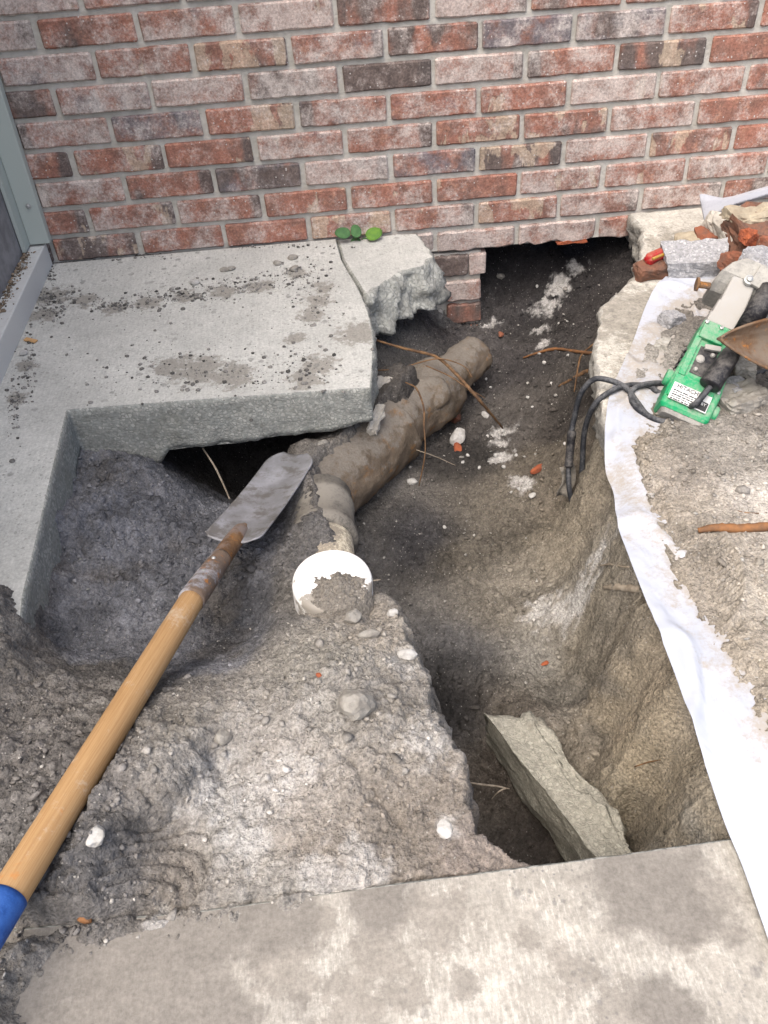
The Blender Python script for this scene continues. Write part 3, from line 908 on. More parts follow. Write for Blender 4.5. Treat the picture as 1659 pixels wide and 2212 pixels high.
# ---- soil colours (the different soils, plus some shade and sunlight painted in)
CC = [  # x, y, z, colour
    (600, 1700, 0, (.23, .21, .185)), (750, 1550, 0, (.235, .22, .195)), (900, 1600, 0, (.235, .215, .185)), (500, 1780, 0, (.24, .23, .21)), (700, 1450, 0, (.22, .205, .175)), (800, 1350, 0, (.225, .20, .165)), (960, 1720, 0, (.225, .195, .16)),
    (700, 1850, 0, (.205, .18, .15)), (850, 1780, 0, (.19, .165, .135)), (1000, 1830, 0, (.23, .195, .165)), (600, 1930, 0, (.23, .215, .19)), (450, 1650, 0, (.20, .185, .165)), (350, 1750, .03, (.175, .16, .14)), (400, 1600, .03, (.18, .165, .14)),
    (200, 1700, .02, (.12, .112, .105)), (240, 1880, .02, (.10, .098, .098)), (80, 1650, .02, (.15, .138, .125)), (60, 1800, .02, (.13, .122, .112)), (60, 2030, .02, (.155, .142, .125)), (40, 2140, .01, (.15, .138, .12)), (330, 1900, 0, (.17, .15, .125)), (150, 1560, .02, (.165, .15, .132)), (20, 1380, .03, (.15, .135, .115)),
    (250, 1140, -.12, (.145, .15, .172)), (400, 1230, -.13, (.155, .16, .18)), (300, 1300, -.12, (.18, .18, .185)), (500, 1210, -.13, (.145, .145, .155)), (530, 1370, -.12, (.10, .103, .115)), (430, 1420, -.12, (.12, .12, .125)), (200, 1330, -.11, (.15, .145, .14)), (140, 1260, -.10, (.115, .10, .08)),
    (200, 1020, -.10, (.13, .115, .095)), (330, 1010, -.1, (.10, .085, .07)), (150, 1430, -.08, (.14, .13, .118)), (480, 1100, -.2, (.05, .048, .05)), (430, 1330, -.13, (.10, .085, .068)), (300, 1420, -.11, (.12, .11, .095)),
    (690, 1000, -.12, (.175, .16, .14)), (720, 1080, -.1, (.13, .12, .108)), (640, 1200, -.09, (.125, .118, .11)), (700, 950, -.12, (.16, .145, .125)), (600, 1280, -.05, (.16, .148, .13)),
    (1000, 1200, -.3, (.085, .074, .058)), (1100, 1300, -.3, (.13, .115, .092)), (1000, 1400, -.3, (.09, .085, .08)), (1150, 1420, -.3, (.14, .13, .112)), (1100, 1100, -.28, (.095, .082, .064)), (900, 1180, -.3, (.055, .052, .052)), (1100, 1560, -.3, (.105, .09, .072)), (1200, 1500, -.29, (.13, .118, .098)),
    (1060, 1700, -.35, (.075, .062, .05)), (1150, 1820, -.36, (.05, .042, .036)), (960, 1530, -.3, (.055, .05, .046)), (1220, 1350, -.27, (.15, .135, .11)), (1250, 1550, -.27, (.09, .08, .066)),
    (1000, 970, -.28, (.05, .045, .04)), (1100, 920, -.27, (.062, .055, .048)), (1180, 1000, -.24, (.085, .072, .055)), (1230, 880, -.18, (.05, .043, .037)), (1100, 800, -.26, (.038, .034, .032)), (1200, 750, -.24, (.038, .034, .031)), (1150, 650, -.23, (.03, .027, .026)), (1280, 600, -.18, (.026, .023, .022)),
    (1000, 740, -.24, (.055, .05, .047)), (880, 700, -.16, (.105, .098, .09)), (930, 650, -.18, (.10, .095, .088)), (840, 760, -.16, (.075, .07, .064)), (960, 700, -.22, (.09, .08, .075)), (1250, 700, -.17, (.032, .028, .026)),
    (1260, 1100, -.2, (.16, .135, .10)), (1300, 1150, -.1, (.20, .175, .135)), (1300, 1300, -.15, (.19, .165, .125)), (1340, 1400, -.13, (.17, .145, .108)), (1400, 1450, -.05, (.16, .13, .095)), (1380, 1600, -.13, (.20, .17, .12)), (1350, 1650, -.2, (.16, .14, .105)), (1440, 1700, -.12, (.20, .165, .115)),
    (1480, 1650, -.05, (.21, .18, .135)), (1330, 1550, -.2, (.10, .088, .07)), (1420, 1800, -.18, (.20, .17, .125)), (1530, 1760, -.03, (.26, .235, .19)), (1290, 980, -.08, (.20, .175, .13)), (1250, 1000, -.18, (.12, .10, .075)),
    (1500, 900, .01, (.25, .23, .20)), (1600, 1000, .01, (.31, .285, .245)), (1450, 1050, .01, (.28, .25, .21)), (1550, 1150, .01, (.31, .28, .235)), (1500, 1260, .01, (.315, .28, .23)), (1620, 1300, .01, (.36, .325, .27)), (1600, 1450, .01, (.36, .32, .26)), (1450, 1130, .01, (.30, .265, .215)), (1640, 1100, .01, (.40, .37, .325)),
    (1600, 830, .01, (.13, .12, .108)), (1420, 800, .01, (.30, .285, .255)), (1640, 900, .01, (.24, .22, .19))]
CW = [(1.25, .25, (.02, .018, .018)), (1.05, .2, (.02, .018, .018)), (1.4, .2, (.02, .018, .018)), (.45, -.45, (.03, .028, .028)), (.4, -.62, (.045, .042, .042)), (1.25, .08, (.024, .021, .021)), (.3, -.5, (.05, .045, .04))]  # points in the hollow under the walk darkened to paint in its shade
cx = np.array([(*oz(a, b, z)[:2], *(np.array(c) * (1.5 if (z <= -.2 and b > 850) else 1.25 if a > 1240 and -.2 < z < 0 and b > 950 else 1.16 if (z >= -.01 and a < 1200) else 1.45 if (z < -.1 and b < 860 and a > 980) else 1.0))) for a, b, z, c in CC] + [(a, b, *c) for a, b, c in CW])  # right bank of the trench lightened to paint in sunlight
xc, yc = X + .03 * fbm(X * 8, Y * 8, 4, 80), Y + .03 * fbm(X * 8, Y * 8, 4, 81)
num = np.zeros((3,) + X.shape)
den = np.zeros(X.shape)
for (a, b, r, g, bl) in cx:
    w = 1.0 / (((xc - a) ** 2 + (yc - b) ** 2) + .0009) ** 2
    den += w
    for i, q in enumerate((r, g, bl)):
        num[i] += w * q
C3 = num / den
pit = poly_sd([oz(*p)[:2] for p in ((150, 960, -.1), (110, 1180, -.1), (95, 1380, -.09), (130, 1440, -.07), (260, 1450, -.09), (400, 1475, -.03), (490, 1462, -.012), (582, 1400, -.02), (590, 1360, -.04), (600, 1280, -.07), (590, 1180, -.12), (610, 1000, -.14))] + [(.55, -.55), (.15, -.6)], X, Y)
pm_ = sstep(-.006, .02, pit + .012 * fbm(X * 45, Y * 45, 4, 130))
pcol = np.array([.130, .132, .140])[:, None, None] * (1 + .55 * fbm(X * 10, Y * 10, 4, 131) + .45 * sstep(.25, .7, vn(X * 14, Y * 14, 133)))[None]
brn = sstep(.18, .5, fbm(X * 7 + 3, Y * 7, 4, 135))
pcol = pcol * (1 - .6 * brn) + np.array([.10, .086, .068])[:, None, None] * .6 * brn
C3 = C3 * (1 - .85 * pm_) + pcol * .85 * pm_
tr = wT * (1 - hid)
C3 = C3 * (1 + tr[None] * np.array([-.02, .0, .02])[:, None, None])
C3 = C3 * (1 + (1 - wT)[None] * (1 - pm_)[None] * np.array([-.01, .0, .01])[:, None, None])
# damp, darker soil in the corner below the mound and by the pipe
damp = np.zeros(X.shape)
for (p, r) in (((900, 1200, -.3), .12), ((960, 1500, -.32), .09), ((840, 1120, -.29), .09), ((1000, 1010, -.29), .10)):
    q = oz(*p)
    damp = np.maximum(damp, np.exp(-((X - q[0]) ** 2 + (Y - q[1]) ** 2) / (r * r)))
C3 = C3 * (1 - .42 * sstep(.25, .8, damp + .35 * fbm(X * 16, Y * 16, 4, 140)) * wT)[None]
# per-clod tone, lime streaks, sandy veins on the trench wall
tone = 1 + .30 * (c1 - .5) * loose + .28 * (c2 - .5) + .24 * (c3 - .5) + .35 * fbm(X * 11, Y * 11, 5, 88)
dry = sstep(.12, .55, fbm(X * 7, Y * 7, 5, 90) + .5 * fbm(X * 45, Y * 45, 3, 92)) * (1 - wT) * sstep(-.06, 0, Z)
C3 = C3 * tone[None]
limes = [((1240, 600, -.2), .03), ((1205, 635, -.22), .035), ((1185, 670, -.235), .04), ((1170, 720, -.24), .035), ((1172, 770, -.245), .028), ((1090, 930, -.27), .03), ((1078, 965, -.275), .025), ((1085, 1000, -.28), .03), ((1130, 1065, -.28), .03), ((1110, 1050, -.28), .02),
         ((960, 1780, 0), .02), ((780, 1870, 0), .05), ((720, 1900, 0), .04), ((520, 1720, 0), .07), ((610, 1720, 0), .05), ((940, 1620, 0), .05), ((880, 1440, 0), .03), ((1000, 1560, 0), .03), ((560, 1830, 0), .03), ((350, 1990, 0), .02), ((870, 620, -.17), .05), ((940, 610, -.15), .03), ((1060, 690, -.25), .03), ((1250, 1350, -.26), .04), ((1180, 1330, -.29), .05)]
lm = np.zeros(X.shape)
for (p, r) in limes:
    q = oz(*p)
    lm = np.maximum(lm, np.exp(-((X - q[0]) ** 2 + (Y - q[1]) ** 2) / (r * r)))
lmask = sstep(.55, .95, lm * .92 + .55 * fbm(X * 75, Y * 75, 4, 95) + .25 * fbm(X * 20, Y * 20, 3, 96) + .12)
lk = .48 + .32 * wT
C3 = C3 * (1 - lk * lmask) + np.array([.50, .485, .455])[:, None, None] * lk * lmask
C3 = C3 * (1 - .35 * dry) + np.array([.34, .325, .295])[:, None, None] * .35 * dry
vein = sstep(.10, .02, np.abs(fbm(X * 6 + 2, Z * 4 + Y * 1.5, 4, 99))) * wT * sstep(.90, .95, X) * sstep(-1.15, -1.3, Y) * sstep(-.27, -.2, Z)
C3 = C3 * (1 - .45 * vein) + np.array([.33, .275, .19])[:, None, None] * .45 * vein
C3 = np.clip(C3, .008, .8)

def height_at(x, y):
    i = int(np.clip(np.searchsorted(gx, x), 0, nx_ - 1))
    j = int(np.clip(np.searchsorted(gy, y), 0, ny - 1))
    return float(Z[j, i])

def colour_at(x, y):
    i = int(np.clip(np.searchsorted(gx, x), 0, nx_ - 1))
    j = int(np.clip(np.searchsorted(gy, y), 0, ny - 1))
    return C3[:, j, i]

def on_soil(px, py, guess=-.2):
    """first point where the view line through a picture point meets the soil"""
    d = ray(px, py)
    for t in np.arange(.8, 3.2, .004):
        p = CAM + d * t
        if p[2] <= height_at(p[0], p[1]):
            return p
    return oz(px, py, guess)

idx = np.arange(nx_ * ny).reshape(ny, nx_)
quads = np.stack([idx[:-1, :-1], idx[:-1, 1:], idx[1:, 1:], idx[1:, :-1]], -1).reshape(-1, 4)
me = np_mesh('ground', np.stack([XD, YD, ZD], -1).reshape(-1, 3), quads)
ca = me.color_attributes.new('Col', 'FLOAT_COLOR', 'POINT')
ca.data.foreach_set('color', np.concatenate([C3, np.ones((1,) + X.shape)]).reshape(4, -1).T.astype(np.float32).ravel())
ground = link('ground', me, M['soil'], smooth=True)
tag(ground, 'dug grey and black soil with a trench, a pit and a trodden mound', 'soil', kind='structure')

# yard beyond the dig, a frame of bare earth
bm = bmesh.new()
a, b, c_, d_ = -.29, 2.05, -2.01, .41
o4 = [(-30, -30), (30, -30), (30, 30), (-30, 30)]
i4 = [(a, c_), (b, c_), (b, d_), (a, d_)]
vo = [bm.verts.new((x, y, -.06)) for x, y in o4]
vi = [bm.verts.new((x, y, -.06)) for x, y in i4]
for k in range(4):
    bm.faces.new([vo[k], vo[(k + 1) % 4], vi[(k + 1) % 4], vi[k]])
yard = link('yard', bm_mesh('yard', bm), M['dark'])
tag(yard, 'bare earth of the yard round the dig', 'yard', kind='structure')

# ------------------------------------------------------------------ concrete walks
def bl_bot(x, y):
    n = mn.noise(Vector((x * 16, y * 16, 3))) * .016 + mn.noise(Vector((x * 50, y * 50, 5))) * .006
    b_ = -.088
    if y < -.6 and x > .14:
        b_ = -.088 - .016 * math.sin((x - .2) * 9) - .05 * float(sstep(.31, .26, np.array(x)))
    return b_ + n * (1 if x > .2 else .25)
LS = [(-.08, .0), P3(728, 528), P3(738, 560), P3(752, 585), P3(769, 612), P3(783, 640), P3(796, 672), P3(804, 705), P3(808, 740), P3(806, 790), P3(801, 838), P3(600, 852), P3(380, 868), P3(146, 886), P3(105, 1060), P3(75, 1190), P3(52, 1285), P3(36, 1440), (.12, -1.27), (-.08, -1.28)]
LS[0] = (-.08, -.004)
LS[-1] = (-.08, -1.28)
LS[1] = (LS[1][0], -.004)
LS.insert(1, (.3, -.004))
rough_l = lambda x, y: .010 if (x > .64 and -.6 < y < -.30) else .0025 if (x > .6 and y > -.6) else (.0035 if x > .18 else .0016)
me = slab_mesh('left', LS, 0, -.09, rough_l, .007, 9, None, bl_bot, 3)
tag(link('pavement', me, [M['slab_left'], M['aggr_left']]), 'pale concrete walk sawn to an L along the brick wall', 'pavement', kind='structure')

me = slab_mesh('front', [(-.5, -1.592), (.2, -1.594), (.45, -1.598), (.65, -1.594), (.85, -1.592), (1.025, -1.588), (1.028, -2.4), (-.5, -2.4)], 0, -.10, lambda x, y: .0025, .008, 7, None, None, 11)
tag(link('pavement', me, [M['slab_front'], M['aggr_break']]), 'muddy pale concrete walk across the foreground', 'pavement', kind='structure')

RSf = [RS[0]] + RS[1:] + [(1.036, -2.5), (3.0, -2.5), (3.0, -.004), (1.7, -.004)]
RSf[0] = (RSf[0][0], -.004)
me = slab_mesh('right', RSf, 0, -.085, lambda x, y: .013 if (x < 1.45 and y > -1.0) else .003, .008, 9, lambda x, y: -.012, lambda x, y: -.085 + .014 * mn.noise(Vector((x * 22, y * 22, 2))), 21, .6, .006)
tag(link('pavement', me, [M['slab_right'], M['aggr_right']]), 'rough broken concrete slab on the right of the trench', 'pavement', kind='structure')

# broken end of the left walk
BE = [(LS[2][0] + .002, -.005), (oz(905, 512)[0], -.005), P3(925, 530), P3(936, 552), P3(915, 572), P3(870, 585), P3(835, 605), P3(795, 634), P3(785, 632), P3(772, 610), P3(754, 583), P3(740, 559)]
me = slab_mesh('broken', BE, -.002, -.10, lambda x, y: (.017 if (x > .76 or y < -.26) else .002), .006, 10, lambda x, y: (.032 if y < -.06 else .01) if x > .74 else .0, lambda x, y: -.10 + .02 * mn.noise(Vector((x * 20, y * 20, 9))), 31, .5, .005)
tag(rebase(link('concrete_chunk', me, [M['slab_left'], M['aggr_break']])), 'cracked-off end of the left concrete walk with rough broken side beside the cavity', 'concrete chunk')

# ------------------------------------------------------------------ brick wall
wall = empty('brick_wall', (.9, .05, 0))
tag(wall, 'lime-washed red brick house wall rising behind the trench', 'wall')
BP, RH = .2032, .0677 * .955
bm = bmesh.new()
box_bm(bm, (-1.5 + 1.0, .12, 1.2), (7.0, .226, 2.52))
for bx0, bx1 in ((-4, 1.026), (1.425, 3.0)):
    box_bm(bm, ((bx0 + bx1) / 2, .121, -.33), (bx1 - bx0, .22, .52))
kid('mortar', bm_mesh('mortar', bm), M['mortar'], wall)

def brick_mesh(name, seed, w=.1915, h=.0535, d=.09, chip=.0019, broken=None):
    bm = bmesh.new()
    box_bm(bm, (0, 0, 0), (w, d, h))
    bmesh.ops.bevel(bm, geom=bm.edges[:], offset=.0035, segments=1, affect='EDGES')
    bm.edges.ensure_lookup_table()
    lon = [e for e in bm.edges if abs((e.verts[0].co - e.verts[1].co).x) > .05]
    bmesh.ops.subdivide_edges(bm, edges=lon, cuts=9)
    o = Vector((seed * 7.3, 0, seed * 2.1))
    for v in bm.verts:
        if v.co.y < 0:
            p = v.co * 70 + o
            v.co += Vector((mn.noise(p), mn.noise(p + Vector((5, 5, 5))) * .8, mn.noise(p + Vector((9, 2, 7))))) * chip
        if broken:
            broken(v, o)
    return bm_mesh(name, bm)
BM = [brick_mesh('brick', s) for s in range(7)]
KEY = {  # lime wash, burnt, blue grey, cream
    'p': (.72, .22, .36, .34), 'P': (.92, .15, .45, .30), 'r': (.48, .25, .28, .34), 'R': (.32, .32, .2, .40), 'd': (.40, .62, .45, .30), 'D': (.28, .78, .35, .50),
    'b': (.68, .3, .62, .28), 'B': (.48, .45, .74, .32), 'c': (.42, .22, .2, .68), 'C': (.5, .32, .2, .60), 'k': (.30, .58, .30, .66), 'w': (.55, .45, .3, .45)}
ROWS = {0: (-1, 'rkrrcpcrpdpr'), 1: (-1.5, 'prwprrcpprpr'), 2: (-1, 'rprdbBDpkrpr'), 3: (-1.5, 'rrCcbbcwpwdr'), 4: (-1, 'rpbwbbRprrpr'), 5: (-1.5, 'ddbpwdppkRpr'),
        6: (-1, 'rbwkbdBBdrrp'), 7: (-1.5, 'rprppdPRcdpr'), 8: (-1, 'pPpPrcdcrdpp'), 9: (-1.5, 'prBppcdrpbrp'), 10: (-1, 'prbcdprwpbrp'), 11: (-1.5, 'rpbdpcrpbwrp'), 12: (-1, 'prdpbrcpwrpb'), 13: (-1.5, 'rpwbdprcpbrp')}
kb = 0
for row, (st, codes) in ROWS.items():
    for i, ch in enumerate(codes):
        x0 = (st + i) * BP
        if x0 + BP < -.02 - .35 or x0 > 2.1:
            continue
        o = bpy.data.objects.new('brick', BM[(kb * 5 + row) % 7])
        COL.objects.link(o)
        o.parent = wall
        o.location = Vector((x0 + .0965 + random.uniform(-.0015, .0015), .0445 + random.uniform(-.0016, .0016), row * RH + .0280 + random.uniform(-.0008, .0008))) - wall.location
        o.rotation_euler = (0, random.uniform(-.005, .005), math.pi * (kb % 2) * 0)
        q = KEY[ch]
        q = (q[0] + .06, q[1] - .06, q[2] - .04, q[3])
        o.color = tuple(min(1, max(0, k + random.uniform(-.17, .17))) for k in q)
        if not o.data.materials:
            o.data.materials.append(M['brick'])
        kb += 1
def foot_brick(x, z, w, col, seed, mt, broken=None, dy=0.0, h=.054):
    me = brick_mesh('brick', seed, w, h, .09, .004, broken)
    o = link('brick', me, mt, wall)
    o.location = Vector((x, .044 + dy, z)) - wall.location
    o.color = col
    return o
def ragged(v, o):
    if v.co.z < 0 and v.co.y < .02:
        v.co.z += .010 * max(0, mn.noise(Vector((v.co.x * 26, 0, 0)) + o) + .25)
        v.co.y += .012 * max(0, mn.noise(Vector((v.co.x * 18, 3, 0)) + o))
M['limebrick'] = m_brick()
for i, (x0, cc) in enumerate(((.712, (.95, .1, .3, .2)), (.915, (.93, .2, .3, .25)), (1.119, (.86, .1, .35, .2)), (1.322, (.70, .1, .1, .3)), (1.525, (.8, .2, .2, .2)), (.509, (.9, .2, .2, .2)))):
    foot_brick(x0 + .0965, -RH + .0275, .1915, cc, 40 + i, M['brick'], ragged)
def snap(v, o):
    if v.co.x > 0:
        v.co.x *= .82 + .30 * mn.noise(Vector((v.co.z * 30, v.co.y * 12, 0)) + o)
foot_brick(.712 + .0965, -2 * RH + .0275, .1915, (.6, .6, .4, .2), 50, M['brick'])
foot_brick(.905 + .045, -2 * RH + .0275, .09, (.45, .75, .4, .3), 51, M['brick'])
foot_brick(1.02, -2 * RH + .0275, .05, (.9, .1, .2, .3), 52, M['brick'], snap, .002)
foot_brick(.80, -3 * RH + .0275, .1915, (.8, .4, .3, .2), 53, M['brick'])
foot_brick(.965, -3 * RH + .022, .125, (.88, .3, .3, .1), 54, M['brick'])
foot_brick(.985, -4 * RH + .022, .09, (.1, .55, .2, .15), 55, M['brick'])
foot_brick(.995, -5 * RH + .022, .072, (.05, .35, .1, .1), 56, M['brick'])
foot_brick(1.475, -2 * RH + .0275, .10, (.6, .3, .2, .3), 57, M['brick'])
foot_brick(1.48, -3 * RH + .0275, .10, (.2, .5, .2, .2), 58, M['brick'])
o = link('orange_break', chunk_mesh('orange', (.085, .03, .010), 3, .05, 5), M['orange'], wall)
o.location = Vector((1.255, .012, -RH + .001)) - wall.location
o['label'] = 'bright orange freshly broken brick edge over the cavity'

# ------------------------------------------------------------------ metal panel on the left
pw = empty('metal_screen', (-.07, -.3, 0))
tag(pw, 'grey metal panel screen with green corner post and white bottom rail at left', 'screen wall')
bm = bmesh.new()
box_bm(bm, (-.058, -.80, 1.02), (.008, 1.56, 2.04))
kid('panel', bm_mesh('panel', bm), M['panel'], pw)
bm = bmesh.new()
box_bm(bm, (-.020, -.0185, 1.06), (.046, .024, 2.0), bevel=.002)
box_bm(bm, (-.0475, -.040, 1.06), (.008, .060, 2.0))
post = kid('corner_post', bm_mesh('post', bm), M['steel_green'], pw)
bm = bmesh.new()
box_bm(bm, (-.033, -.80, .0265), (.042, 1.58, .057), bevel=.003)
rail = kid('bottom_rail', bm_mesh('rail', bm), M['rail'], pw)
def screw(p, n, r, parent):
    p, n = np.array(p, float), np.array(n, float)
    me = lathe_mesh('screw', p, p + n, [(0, r * 1.5), (.0012, r * 1.5), (.0013, r), (.004, r * .9), (.0048, r * .5)], 16)
    o = bpy.data.objects.new('screw', me)
    COL.objects.link(o)
    o.parent = parent
    me.materials.append(M['screw'])
    l = Vector((0, 0, 0))
    q = parent
    while q:
        l += q.location
        q = q.parent
    me.transform(Matrix.Translation(-l))
screw((-.018, -.0305, .150), (0, -1, 0), .0042, post)
screw((-.018, -.0305, .60), (0, -1, 0), .0042, post)
screw((-.036, -.13, .055), (0, 0, 1), .005, rail)
screw((-.036, -.60, .055), (0, 0, 1), .005, rail)

# ------------------------------------------------------------------ plastic sheet on the right
le = [(1462, 590), (1440, 598), (1400, 652), (1367, 740), (1340, 800), (1318, 850), (1309, 900), (1307, 950), (1312, 1005), (1328, 1052), (1333, 1120), (1352, 1190), (1402, 1330), (1460, 1480), (1512, 1640), (1563, 1790), (1602, 1880), (1662, 2050), (1720, 2200)]
LE = catmull([oz(x, y, .004) for x, y in le], 14)
nS = len(LE)
nT = 90
vs = np.zeros((nS, nT, 3))
for i in range(nS):
    s = i / (nS - 1)
    wd = .9 if s > .35 else .12 + .78 * sstep(.02, .35, np.array(s))
    for j in range(nT):
        t = (j / (nT - 1)) ** 1.6
        x = LE[i][0] + t * wd
        y = LE[i][1] + t * wd * (-.06 if s < .2 else 0)
        z = .0045 + .004 * sstep(0, .25, np.array(t * wd)) * 0
        vs[i, j] = (x, y, z)
xs_, ys_ = vs[..., 0], vs[..., 1]
wr = .0030 * (1 + fbm(xs_ * 11 + ys_ * 4, ys_ * 6, 4, 8)) + .0065 * np.clip(1 - np.abs(fbm(xs_ * 8 - ys_ * 3, ys_ * 5 + xs_ * 4, 3, 18)) * 6, 0, 1)
vs[..., 2] += wr
dist = (xs_ - LE[:, None, 0])
# curl and droop of the free edge over the trench
droop = np.exp(-(dist / .028) ** 2) * (.022 * np.exp(-((LE[:, None, 1] + .98) / .13) ** 2) - .006 * np.exp(-((LE[:, None, 1] + 1.4) / .35) ** 2))
vs[..., 2] -= droop
idx2 = np.arange(nS * nT).reshape(nS, nT)
q2 = np.stack([idx2[:-1, :-1], idx2[1:, :-1], idx2[1:, 1:], idx2[:-1, 1:]], -1).reshape(-1, 4)
shm = np_mesh('sheet', vs.reshape(-1, 3), q2)
ix_ = np.clip(np.searchsorted(gx, xs_), 0, nx_ - 1)
iy_ = np.clip(np.searchsorted(gy, ys_), 0, ny - 1)
du_ = sstep(-.10, .0, drn[iy_, ix_]) * .8 + .2 * sstep(-.9, -.5, ys_)
shm.attributes.new('Dust', 'FLOAT', 'POINT').data.foreach_set('value', du_.astype(np.float32).ravel())
o = link('plastic_sheet', shm, M['paper'], smooth=True)
sm = o.modifiers.new('thick', 'SOLIDIFY')
sm.thickness = .0008
sm.offset = 1
tag(o, 'dirty white plastic sheet spread along the right side of the trench', 'plastic sheet')

# ------------------------------------------------------------------ drain pipe
pa, pb, pc, pe = oz(690, 1065, -.20), oz(770, 985, -.195), oz(875, 880, -.195), oz(1012, 778, -.20)
A, B = pa, pe
L = np.linalg.norm(B - A)
f = lambda p: float(np.dot(p - A, (B - A)) / L)
s1 = f(oz(855, 930, -.195))
s2 = f(oz(965, 840, -.195))
prof = [(-.05, .074), (0, .076), (s1 * .5, .076), (s1 - .03, .078), (s1 - .004, .080), (s1, .077), (s1 + .002, .066), (s1 + .05, .064), (s2 - .10, .066), (s2 - .075, .072), (s2 - .03, .075), (s2 + .005, .073), (s2 + .012, .066), (s2 + .016, .050), (L - .02, .047), (L + .025, .047), (L + .034, .043), (L + .036, .02)]
pp = []
for (t0, r0), (t1, r1) in zip(prof[:-1], prof[1:]):
    k = max(1, int((t1 - t0) / .008))
    pp += [(t0 + (t1 - t0) * i / k, r0 + (r1 - r0) * i / k) for i in range(k)]
pp.append(prof[-1])
dp = empty('drain_pipe', V(A))
tag(dp, 'rusty cast iron drain pipe running out from under the walk into the trench', 'pipe')
kid('barrel', lathe_mesh('barrel', A, B, pp, 72, .0055, 30), M['pipe'], dp, True)
ia = oz(935, 850, -.16)
id_ = np.array([.1, -.62, .70])
id_ /= np.linalg.norm(id_)
kid('side_inlet', lathe_mesh('inlet', ia - id_ * .05, ia + id_ * .05, [(0, .03), (.03, .036), (.05, .038), (.062, .036), (.066, .030), (.069, .024), (.070, .01)], 36, .003, 40), M['pipe'], dp, True)

# branch to the clean-out
ca_, cb_ = oz(694, 1075, -.150), oz(703, 1215, -.135)
Lc = float(np.linalg.norm(cb_ - ca_))
cl = empty('cleanout_fitting', V(cb_))
tag(cl, 'white capped cleanout with dirty grey rubber coupling behind it', 'pipe fitting')
kid('rubber_coupling', lathe_mesh('coupling', ca_, cb_, [(0, .05), (.004, .056), (.03, .057), (.032, .059), (.045, .059), (.047, .057), (Lc * .58, .057), (Lc * .60, .060), (Lc * .72, .060), (Lc * .74, .054), (Lc * .75, .05)], 44, .0015, 40), M['rubber'], cl, True)
kid('branch_pipe', lathe_mesh('branch', ca_ + (cb_ - ca_) * .6, cb_ + (cb_ - ca_) * .25, [(0, .05), (.2 * Lc, .05), (.6 * Lc, .05)], 40), M['pvc'], cl, True)
cc = oz(717, 1250, .004)
ax = np.array([.02, -.10, 1.0])
ax /= np.linalg.norm(ax)
R0 = .0575
capm = lathe_mesh('cap', cc - ax * .075, cc, [(0, R0 * .96), (.004, R0), (.066, R0), (.0715, R0 * .975), (.0745, R0 * .93), (.0755, R0 * .88), (.0755, R0 * .5), (.0755, R0 * .1)], 64)
capm.transform(Matrix.Translation(-V(cc)))
o = bpy.data.objects.new('cap', capm)
COL.objects.link(o)
o.parent = cl
o.location = V(cc) - cl.location
capm.materials.append(M['cap'])
for p in capm.polygons:
    p.use_smooth = True
hp_ = bmesh.new()
bmesh.ops.create_grid(hp_, x_segments=70, y_segments=70, size=1.0)
for v_ in hp_.verts:
    x_, y_ = v_.co.x * .048, v_.co.y * .042
    rr_ = math.hypot(v_.co.x, v_.co.y)
    n_ = mn.noise(Vector((x_ * 60, y_ * 60, 3))) + .7 * mn.noise(Vector((x_ * 150, y_ * 150, 5))) + .5 * mn.noise(Vector((x_ * 330, y_ * 330, 7)))
    v_.co = Vector((x_ + .006, y_ - .018, .016 * max(0, 1 - rr_ * 1.15) - .003 + .005 * n_ * (1 if rr_ < .95 else .3) - .10 * max(0, rr_ - .90)))
hm_ = bm_mesh('heap', hp_)
at_ = hm_.color_attributes.new('Col', 'FLOAT_COLOR', 'POINT')
at_.data.foreach_set('color', np.tile(np.array([.21, .19, .16, 1], np.float32), len(hm_.vertices)))
ho_ = link('soil_heap', hm_, M['soil'], None, True)
ho_.location = V(cc)
tag(ho_, 'small heap of crumbly dirt lying on the white cap', 'soil heap', kind='stuff')
kid('riser', lathe_mesh('riser', cc - ax * .2, cc - ax * .07, [(0, R0 * .92), (.13, R0 * .92)], 40), M['pvc'], cl, True)

# ------------------------------------------------------------------ trenching spade
sp = empty('spade')
h0, h1 = oz(2, 1962, .078), oz(420, 1287, .004)
j1 = oz(512, 1158, -.046)
tip = oz(634, 992, -.098)
sp.location = V(h0)
tag(sp, 'narrow trenching spade with varnished wooden handle and worn steel blade', 'spade')
hd = (h1 - h0) / np.linalg.norm(h1 - h0)
hb = h0 - hd * .55
def shaft(name, P, R, mat_, par, seg=24, n=10):
    me = tube_mesh(name, P, R, seg, n)
    uv = me.uv_layers.new(name='UVMap')
    Pa = np.asarray(P[0])
    ax_ = (np.asarray(P[-1]) - Pa)
    Ls = np.linalg.norm(ax_)
    ax_ = ax_ / Ls
    e1 = np.cross(ax_, [0, 0, 1.0])
    e1 /= np.linalg.norm(e1)
    e2 = np.cross(ax_, e1)
    for l in me.loops:
        co = np.array(me.vertices[l.vertex_index].co) - Pa
        uv.data[l.index].uv = (float(co @ ax_) * 4, (math.atan2(float(co @ e2), float(co @ e1)) / (2 * math.pi) + .5) * 1.0)
    return kid(name, me, mat_, par, True)
shaft('handle', [hb + (h1 - hb) * k / 6 for k in range(7)], [.0185] * 5 + [.0182, .0172], M['wood'], sp)
t0 = h0 + hd * .012
shaft('blue_tape', [t0 - hd * .12, t0 - hd * .06, t0], [.0196, .0198, .0196], M['tape'], sp)
fd = (j1 - h1) / np.linalg.norm(j1 - h1)
shaft('ferrule', [h1 - fd * .012, h1 + fd * .03, h1 + fd * .07, h1 + fd * .11], [.0192, .0186, .0175, .0160], M['ferrule'], sp)
